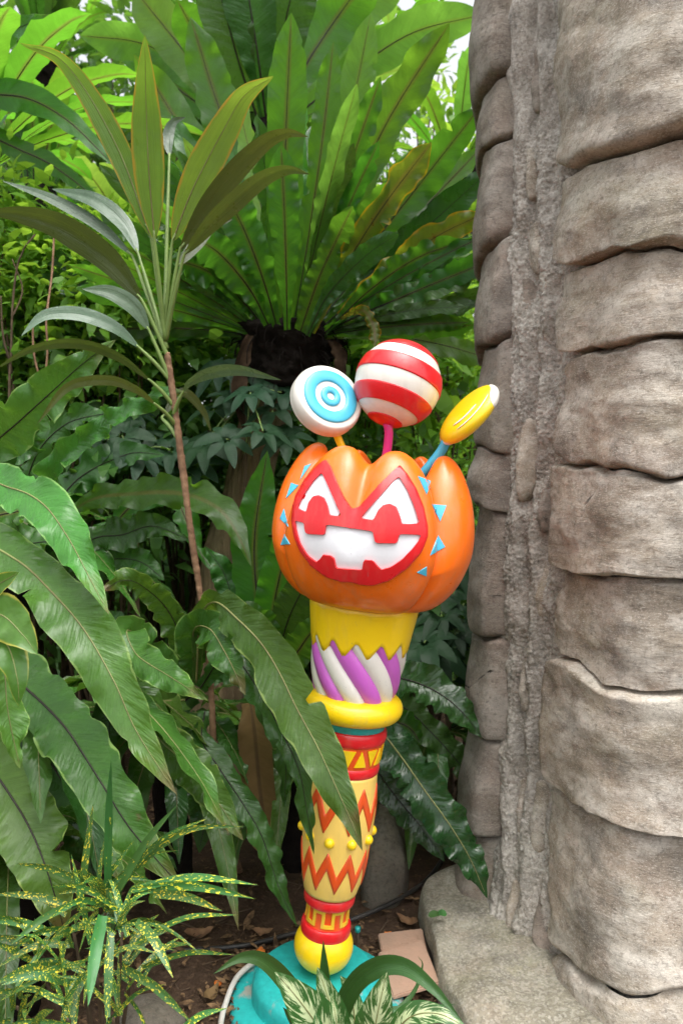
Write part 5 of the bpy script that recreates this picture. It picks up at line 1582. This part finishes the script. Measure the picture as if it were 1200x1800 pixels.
# ------------------------------------------------------------------ plants in front of the base
def front_plants():
    r = empty('strap_leaf_plant', (V(570, 1800, 1.42).x, 1.42, 0)); tag(r, 'green strap-leaved plant arching over the turquoise base', 'plant')
    for i, (sp, w_, roll) in enumerate([([(565, 1830, 1.42), (520, 1745, 1.40), (470, 1690, 1.38), (425, 1682, 1.36), (375, 1712, 1.33)], 34, 25), ([(572, 1830, 1.42), (571, 1740, 1.40), (568, 1652, 1.36)], 21, 0),
                                     ([(580, 1830, 1.42), (615, 1740, 1.40), (660, 1700, 1.37), (710, 1698, 1.34), (760, 1735, 1.30), (815, 1800, 1.26)], 34, -15), ([(585, 1850, 1.42), (640, 1790, 1.45), (720, 1775, 1.46), (800, 1765, 1.44)], 16, 20),
                                     ([(560, 1840, 1.42), (520, 1800, 1.40), (497, 1770, 1.38)], 18, 0), ([(560, 1850, 1.40), (515, 1785, 1.36), (530, 1735, 1.34)], 14, 30), ([(600, 1850, 1.44), (715, 1760, 1.5), (742, 1700, 1.52), (733, 1680, 1.52)], 10, 20)]):
        pts = px_pts(sp)
        blade('leaf', r, pts, w_ * mpp(pts[1]), M['strap'], None, prof='strap', roll=roll, wave=.01, nwave=2, fold=.35, seed=i, nl=36, nw=7)
    r = empty('variegated_plant', (V(650, 1900, 1.33).x, 1.33, 0)); tag(r, 'dieffenbachia with cream-splashed green leaves at the bottom edge', 'plant')
    for i, (sp, w_, roll) in enumerate([([(598, 1870, 1.34), (563, 1810, 1.31), (523, 1755, 1.29), (483, 1708, 1.28)], 96, -10), ([(603, 1850, 1.36), (590, 1795, 1.36), (574, 1745, 1.37), (558, 1700, 1.38)], 66, 20),
                                     ([(648, 1870, 1.34), (658, 1810, 1.31), (668, 1760, 1.29), (680, 1708, 1.28)], 86, 10), ([(608, 1870, 1.30), (598, 1830, 1.27), (590, 1790, 1.25), (582, 1745, 1.25)], 42, -30),
                                     ([(618, 1860, 1.40), (623, 1790, 1.41), (613, 1740, 1.42), (598, 1715, 1.42)], 58, 10), ([(678, 1840, 1.34), (718, 1790, 1.32), (768, 1782, 1.30), (820, 1806, 1.28)], 56, 20),
                                     ([(518, 1890, 1.28), (548, 1850, 1.26), (558, 1810, 1.25), (554, 1780, 1.25)], 60, 0)]):
        pts = px_pts(sp)
        o = blade('leaf', r, pts, w_ * mpp(pts[1]) * .82, M['dieffen'], M['rib_pale'], rib_r=.0018, prof='ovate', roll=roll, wave=.03, nwave=2, fold=.12, seed=20 + i, nl=26, nw=9)
        tube('petiole', spline([Vector(r.location) + Vector((0, 0, .1)), (Vector(r.location) + pts[0]) / 2 + Vector((0, 0, .06)), pts[0]], 10), .005, M['petiole'], o, 7)
    M['round'] = leaf_mat('yellow_edged_leaf', (.09, .21, .03), (.06, .16, .025), trans=(.25, .5, .04), tf=.3, rough=.36, veins=14, edge=(.42, .40, .06), edge_w=.07, vein_bump=.2)
    r = empty('round_leaf_plant', (V(-60, 1150, 1.32).x, 1.32, 0)); tag(r, 'plant with small rounded yellow-edged leaves at the left border', 'plant')
    hb = V(-55, 1100, 1.32)
    tube('stem', spline([Vector(r.location), Vector((hb.x - .02, 1.33, hb.z * .5)), hb], 14), [.008, .005], M['petiole'], r, 7)
    for i, (sp, w_, roll) in enumerate([([(-50, 1062, 1.31), (-15, 1035, 1.29), (34, 1006, 1.27)], 46, 15), ([(-50, 1090, 1.31), (0, 1080, 1.28), (40, 1115, 1.26), (66, 1150, 1.25)], 80, -10), ([(-40, 1110, 1.30), (10, 1130, 1.27), (30, 1190, 1.25), (34, 1240, 1.25)], 58, 20)]):
        pts = px_pts(sp)
        blade('leaf', r, pts, w_ * mpp(pts[1]), M['round'], M['rib_pale'], rib_r=.0016, prof='ovate', roll=roll, wave=.10, nwave=3, fold=.12, seed=90 + i, nl=26, nw=9)
    # small seedlings on the soil
    r = empty('seedling', (V(770, 1610, 1.95).x, 1.95, .12)); tag(r, 'small round green seedling leaves on the edge of the ledge rock', 'seedling')
    for i, (x, y, dx) in enumerate([(764, 1606, 12), (775, 1604, -10)]):
        p = [G(x - dx, y + 4, .125), G(x, y, .13), G(x + dx, y + 1, .125)]
        blade('leaf', r, p, .022, M['strap'], None, prof='ovate', nhint=(0, -.3, 1), wave=.02, nwave=2, fold=.1, nl=10, nw=5)
front_plants()

# ------------------------------------------------------------------ leafy masses
LEAF_T = np.array([(0, 0), (.3, -.5), (.3, .5), (.68, -.38), (.68, .38), (1, 0)])
def leaf_cloud(P, D, size, asp, seed, droop=.3):
    """P leaf bases, D directions -> verts, faces, uv of folded six-point leaves"""
    rs = np.random.RandomState(seed)
    n = len(P)
    D = unit(D)
    up = unit(np.column_stack([rs.normal(0, .45, n), rs.normal(0, .45, n), np.ones(n)]))
    S = unit(np.cross(D, up)); N = np.cross(S, D)
    sz = size * rs.uniform(.6, 1.25, n)
    t = LEAF_T
    x = t[:, 0][None] * sz[:, None]; y = t[:, 1][None] * (sz * asp)[:, None]
    z = (np.abs(t[:, 1])[None] * .35 * asp - t[:, 0][None] ** 2 * droop) * sz[:, None]
    v = P[:, None] + x[..., None] * D[:, None] + y[..., None] * S[:, None] + z[..., None] * N[:, None]
    b = np.arange(n)[:, None] * 6
    quad = np.concatenate([b + np.array([1, 3, 4, 2])], 1)
    tri = np.concatenate([b + np.array([0, 1, 2]), b + np.array([3, 5, 4])], 0)
    return v.reshape(-1, 3), quad, tri, np.tile(np.column_stack([t[:, 0], t[:, 1] + .5]), (n, 1))

def cloud_obj(name, P, D, size, asp, mat, parent, seed, droop=.3):
    v, q, t, uv = leaf_cloud(P, D, size, asp, seed, droop)
    return mesh_obj(name, v, q.tolist() + t.tolist(), mat, parent, uv=uv, smooth=False)

def clumps(rs, n, c, rad, k, spread):
    """leaf points gathered in clumps inside an ellipsoid"""
    cc = rs.normal(size=(k, 3)); cc = unit(cc) * (rs.uniform(.25, 1, k) ** .6)[:, None]
    cc = np.asarray(c) + cc * np.asarray(rad)
    idx = rs.randint(0, k, n)
    off = rs.normal(size=(n, 3)) * spread
    return cc[idx] + off, off, cc

def tree(label, base, h, crown_c, crown_r, n, size, mat, seed, tr=.12, k=60, spread=.28, asp=.42, group='trees behind the ferns', name='forest_tree'):
    rs = np.random.RandomState(seed)
    root = empty(name, base); tag(root, label, 'tree', group)
    b = np.array(base, float); c = np.array(crown_c, float)
    bend = rs.normal(0, .15, 3) * [1, 1, 0]
    path = spline([b - [0, 0, .1], b * .6 + c * .4 + bend, c * .75 + b * .25 + bend * .6, c], 26)
    P, off, cc = clumps(rs, n, c, crown_r, k, spread)
    v, f, uv = tube_geo(path, [tr, tr * .75, tr * .6, tr * .3], 12)
    cr = np.repeat(path, 12, axis=0)
    v = cr + (v - cr) * (1 + .18 * fbm(v * 5, 3))[:, None]
    t = mesh_obj('trunk', v, f, M['bark'], root, uv=uv)
    vs, fs, bb = [], [], 0
    for q in range(k):
        s = path[rs.randint(10, 25)]
        vv, ff, _ = tube_geo(spline([s, s * .5 + cc[q] * .5 + rs.normal(0, .12, 3), cc[q]], 9), [tr * .28, tr * .14, tr * .05], 5)
        vs.append(vv); fs += [tuple(a + bb for a in g) for g in ff]; bb += len(vv)
    mesh_obj('limbs', np.vstack(vs), fs, M['bark'], root)
    D = off + rs.normal(0, .12, (n, 3)) + [0, 0, -.08]
    cloud_obj('crown', P, D, size, asp, mat, root, seed)
    return root

def shrub(label, px, py, Y, rad, n, size, mat, seed, k=26, spread=.09, asp=.5, stems=6, name='leafy_shrub', group=None):
    rs = np.random.RandomState(seed)
    c = np.array(V(px, py, Y))
    root = empty(name, (c[0], c[1], 0)); tag(root, label, 'shrub', group)
    P, off, cc = clumps(rs, n, c, rad, k, spread)
    P[:, 2] = np.maximum(P[:, 2], .02)
    vs, fs, bb = [], [], 0
    for q in range(min(stems * 3, k)):
        s = np.array([c[0], c[1], -.02]) + rs.normal(0, .06, 3) * [1, 1, 0]
        vv, ff, _ = tube_geo(spline([s, s * .5 + cc[q] * .5 + rs.normal(0, .07, 3), cc[q]], 9), [.011, .007, .003], 5)
        vs.append(vv); fs += [tuple(a + bb for a in g) for g in ff]; bb += len(vv)
    mesh_obj('stems', np.vstack(vs), fs, M['bark'], root)
    cloud_obj('foliage', P, off + rs.normal(0, .05, (n, 3)) + [0, -.02, .0], size, asp, mat, root, seed)
    return root

def shrubs():
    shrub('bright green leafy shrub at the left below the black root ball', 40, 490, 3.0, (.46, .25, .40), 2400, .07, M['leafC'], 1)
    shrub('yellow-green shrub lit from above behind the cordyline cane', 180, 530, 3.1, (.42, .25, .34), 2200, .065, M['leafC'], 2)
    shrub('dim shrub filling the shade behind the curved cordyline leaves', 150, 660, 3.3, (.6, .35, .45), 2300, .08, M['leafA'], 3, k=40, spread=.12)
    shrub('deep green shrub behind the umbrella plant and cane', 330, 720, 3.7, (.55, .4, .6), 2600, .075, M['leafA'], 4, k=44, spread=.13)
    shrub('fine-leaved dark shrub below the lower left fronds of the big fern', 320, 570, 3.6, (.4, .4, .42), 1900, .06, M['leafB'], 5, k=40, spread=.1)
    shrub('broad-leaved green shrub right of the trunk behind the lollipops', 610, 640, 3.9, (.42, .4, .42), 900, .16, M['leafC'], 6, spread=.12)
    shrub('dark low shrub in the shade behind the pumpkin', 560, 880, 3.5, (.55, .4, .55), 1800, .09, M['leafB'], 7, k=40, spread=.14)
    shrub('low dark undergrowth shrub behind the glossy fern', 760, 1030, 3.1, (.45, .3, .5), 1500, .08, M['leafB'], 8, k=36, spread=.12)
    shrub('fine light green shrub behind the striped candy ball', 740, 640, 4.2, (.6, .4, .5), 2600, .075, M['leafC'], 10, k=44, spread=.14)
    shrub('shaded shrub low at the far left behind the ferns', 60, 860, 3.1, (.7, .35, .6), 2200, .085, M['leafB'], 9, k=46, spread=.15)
shrubs()

# ------------------------------------------------------------------ feathery palms beside the pillar
def palm(label, base, n, L, seed, up=(35, 75), az=(0, 360)):
    rs = random.Random(seed)
    root = empty('feather_palm', base); tag(root, label, 'palm')
    tube('trunk', spline([Vector(base) - Vector((0, 0, .05)), Vector(base) + Vector((.02, 0, .15)), Vector(base) + Vector((0, 0, .32))], 8), [.06, .05, .04], M['bark'], root, 10)
    for i in range(n):
        a = R(az[0] + (az[1] - az[0]) * (i + rs.uniform(-.3, .3)) / n); e = R(rs.uniform(*up)); l = L * rs.uniform(.75, 1.1)
        d = Vector((math.sin(a), -math.cos(a), 0))
        p0 = Vector(base) + Vector((0, 0, .3))
        pts = [p0 + d * (math.cos(e) * l * t + .15 * l * t * t) + Vector((0, 0, math.sin(e) * l * t - .45 * l * t ** 2.4)) for t in (0, .25, .5, .75, 1)]
        C = spline(pts, 40)
        T = unit(np.gradient(C, axis=0))
        side = unit(np.cross(T, [0, 0, 1.0]))
        Pq, Dq = [], []
        for j in range(6, 40):
            for s_ in (-1, 1):
                Pq.append(C[j]); Dq.append(side[j] * s_ + T[j] * .75 + np.array([0, 0, -.25 + rs.uniform(-.12, .12)]))
        fr = cloud_obj('frond', np.array(Pq), np.array(Dq), l * .30, .09, M['palm'], root, seed * 40 + i, droop=.35)
        vv, ff, _ = tube_geo(C, [.008, .005, .002], 5)
        mesh_obj('midrib', vv, ff, M['petiole'], fr)
palm('feathery palm with narrow leaflets behind the striped candy ball', tuple(G(730, 1110, 0)), 16, 1.35, 2)
palm('taller feathery palm further back close to the pillar edge', (V(800, 700, 6.0).x, 6.0, .0), 18, 2.4, 3)
palm('young palm in the gap between trunk and pumpkin', (V(600, 900, 4.6).x, 4.6, 0), 13, 1.5, 4)

# ------------------------------------------------------------------ forest behind and overhead
def forest():
    T = tree
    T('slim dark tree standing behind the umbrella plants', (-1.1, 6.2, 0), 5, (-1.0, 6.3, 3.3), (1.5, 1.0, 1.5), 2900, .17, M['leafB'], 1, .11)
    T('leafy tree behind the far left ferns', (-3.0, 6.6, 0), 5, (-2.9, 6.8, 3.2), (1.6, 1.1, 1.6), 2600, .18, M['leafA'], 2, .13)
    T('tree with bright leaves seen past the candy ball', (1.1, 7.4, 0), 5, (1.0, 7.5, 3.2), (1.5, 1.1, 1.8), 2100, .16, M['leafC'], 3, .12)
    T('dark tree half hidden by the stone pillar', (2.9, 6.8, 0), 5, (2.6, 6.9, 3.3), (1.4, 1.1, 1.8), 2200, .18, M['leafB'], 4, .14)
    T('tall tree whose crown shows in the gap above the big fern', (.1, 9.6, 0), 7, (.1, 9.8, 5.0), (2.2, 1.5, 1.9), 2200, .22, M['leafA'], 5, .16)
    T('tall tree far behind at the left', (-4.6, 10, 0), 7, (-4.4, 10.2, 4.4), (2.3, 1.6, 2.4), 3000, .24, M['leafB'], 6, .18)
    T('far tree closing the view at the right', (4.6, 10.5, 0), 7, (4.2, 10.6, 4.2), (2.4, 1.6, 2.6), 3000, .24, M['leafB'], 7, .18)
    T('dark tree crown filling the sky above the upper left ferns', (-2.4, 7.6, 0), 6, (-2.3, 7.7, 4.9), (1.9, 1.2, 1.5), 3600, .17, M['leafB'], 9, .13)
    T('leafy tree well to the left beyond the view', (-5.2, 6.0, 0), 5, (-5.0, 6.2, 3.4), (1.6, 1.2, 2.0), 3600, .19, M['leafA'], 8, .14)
    for i, (x, y, r_, mk) in enumerate([(-3.6, 5.2, .9, 'leafB'), (-2.2, 5.4, 1.0, 'leafB'), (-.7, 5.0, .9, 'leafB'), (.6, 5.6, .75, 'leafC'), (1.7, 5.4, .8, 'leafA'), (2.9, 5.2, 1.0, 'leafB'),
                                       (-5.4, 7.5, 1.6, 'leafB'), (5.2, 7.5, 1.6, 'leafB'), (-1.6, 8.2, 1.5, 'leafB'), (2.2, 8.8, 1.5, 'leafB')]):
        rs = np.random.RandomState(50 + i)
        c = np.array([x, y, r_ * .9])
        P, off, cc = clumps(rs, 2600, c, (r_ * 1.15, r_ * .7, r_ * 1.1), 50, .2)
        P[:, 2] = np.maximum(P[:, 2], .03)
        root = empty('forest_shrub', (x, y, 0))
        tag(root, ['leafy thicket shrub at the far left behind the nest ferns', 'dark thicket shrub behind the bright yellow-green shrub', 'thicket shrub straight behind the leaning trunk',
                   'bright thicket shrub behind the disc lollipop', 'green thicket shrub behind the striped candy ball', 'thicket shrub hidden mostly by the stone pillar', 'big thicket shrub at the far left, second row',
                   'big thicket shrub beyond the pillar, second row', 'wide second-row thicket shrub behind the cordyline', 'wide second-row thicket shrub between ball and pillar'][i], 'shrub', 'shrubs of the dim thicket behind the ferns')
        vs, fs, bb = [], [], 0
        for q in range(14):
            vv, ff, _ = tube_geo(spline([np.array([x, y, -.05]), (np.array([x, y, 0]) + cc[q]) / 2 + rs.normal(0, .1, 3), cc[q]], 8), [.02, .012, .005], 5)
            vs.append(vv); fs += [tuple(a + bb for a in g) for g in ff]; bb += len(vv)
        mesh_obj('stems', np.vstack(vs), fs, M['bark'], root)
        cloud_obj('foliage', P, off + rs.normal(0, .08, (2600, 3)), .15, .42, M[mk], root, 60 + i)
    # woodland further off: reads as one mass
    rs = np.random.RandomState(9)
    n = 16000
    a = rs.uniform(-1.25, 1.25, n); d = rs.uniform(13, 18, n)
    z = rs.uniform(0, 1, n) ** 1.1 * (3.6 + 1.0 * np.sin(a * 5) + .8 * np.sin(a * 13 + 1))
    P = np.column_stack([np.sin(a) * d, np.cos(a) * d, z + .05])
    o = cloud_obj('woodland', P, rs.normal(size=(n, 3)), .42, .5, M['leafB'], None, 3)
    tag(o, 'distant green woodland behind everything', 'woodland', kind='stuff')
forest()

# ------------------------------------------------------------------ small things on the soil
def small_things():
    M['petal'] = plain('orange_petal', (.75, .22, .02), .6, c2=(.45, .12, .02), nscale=60)
    M['dry_a'] = plain('curled_leaf', (.27, .155, .08), .75, c2=(.13, .07, .04), nscale=30, spec=.2)
    rs = random.Random(3)
    def curl(name, cat, px, py, ang, L, W, mat, label, lift=.012, group=None):
        c = G(px, py, .03)
        c.z = float(gz(c.x, c.y)) + lift
        d = Vector((math.cos(ang), math.sin(ang), 0))
        pts = [c - d * L / 2 + Vector((0, 0, .25 * L)), c - d * L * .15, c + d * L * .2 + Vector((0, 0, .03 * L)), c + d * L / 2 + Vector((0, 0, .18 * L))]
        o = blade(name, None, pts, W, mat, None, prof='ovate', nhint=(.1, -.2, 1), wave=.12, nwave=2, fold=.35, seed=int(px), nl=14, nw=7, curl=-.2)
        tag(o, label, cat, group)
    g = 'fallen dry leaves'
    curl('dry_leaf', 'dry leaf', 757, 1672, 1.9, .085, .034, M['dry_a'], 'curled brown dry leaf wedged between clay tile and ledge rock', group=g)
    curl('dry_leaf', 'dry leaf', 762, 1650, 1.3, .07, .03, M['dry'], 'second dry leaf just behind the curled one by the ledge rock', .02, g)
    curl('dry_leaf', 'dry leaf', 350, 1638, .4, .085, .04, M['dry_a'], 'broad brown dry leaf on the soil behind the croton tips', group=g)
    curl('dry_leaf', 'dry leaf', 372, 1745, 1.2, .07, .03, M['dry'], 'dry leaf on the soil just left of the white cable', group=g)
    curl('dry_leaf', 'dry leaf', 715, 1602, 2.4, .08, .034, M['dry_a'], 'dry leaf on the soil behind the clay tiles beside the hose', group=g)
    curl('dry_leaf', 'dry leaf', 462, 1628, .2, .06, .028, M['dry_a'], 'pale dry leaf on the soil left of the yellow ball foot', group=g)
    p = 'fallen orange petals'
    curl('fallen_petal', 'petal', 681, 1622, .5, .026, .02, M['petal'], 'bright orange petal on the soil above the clay tiles', group=p)
    curl('fallen_petal', 'petal', 458, 1672, 1.5, .032, .024, M['petal'], 'orange petal on the soil at the back of the turquoise base', .02, group=p)
    curl('fallen_petal', 'petal', 384, 1728, .9, .028, .02, M['petal'], 'orange petal on the soil beside the white cable', group=p)
    # a short stake with a painted cap
    b = G(628, 1692, 0); r = empty('ground_stake', (b.x, b.y + .06, 0)); tag(r, 'short dark stake with a turquoise cap behind the base', 'stake')
    b = Vector((b.x, b.y + .06, 0))
    tube('shaft', spline([b - Vector((0, 0, .03)), b + Vector((.002, 0, .05))], 5), .004, M['twig'], r, 7)
    tube('cap', spline([b + Vector((.002, 0, .048)), b + Vector((.002, 0, .062))], 4), [.007, .009, .008], M['tealband'], r, 10)
    # bare stems at the left
    r = empty('bare_sapling', tuple(Vector((V(22, 760, 2.7).x, 2.7, 0)))); tag(r, 'thin bare dark sapling stem at the left before the bright shrub', 'sapling')
    s0 = Vector((V(22, 760, 2.7).x, 2.7, -.02))
    tube('stem', spline([s0, V(18, 760, 2.7), V(20, 620, 2.7), V(24, 520, 2.7), V(36, 450, 2.7), V(62, 412, 2.7)], 40), [.009, .008, .007, .005, .003], M['bark'], r, 7, bumpy=.15, bscale=30)
    tube('branch', spline([V(19, 640, 2.7), V(6, 590, 2.68), V(2, 520, 2.66)], 14), [.005, .003], M['bark'], r, 6)
    tube('branch', spline([V(21, 560, 2.7), V(40, 510, 2.72), V(22, 455, 2.74)], 14), [.004, .002], M['bark'], r, 6)
    r = empty('hanging_vine', tuple(V(62, 560, 2.6))); tag(r, 'thin looping brown vine hanging left of the cordyline', 'vine')
    tube('vine_stem', spline([V(58, 570, 2.6), V(60, 620, 2.6), V(70, 660, 2.6), V(80, 655, 2.6), V(84, 610, 2.6), V(82, 560, 2.6), V(92, 480, 2.65), V(96, 400, 2.7)], 50), .004, M['cane'], r, 6)
small_things()
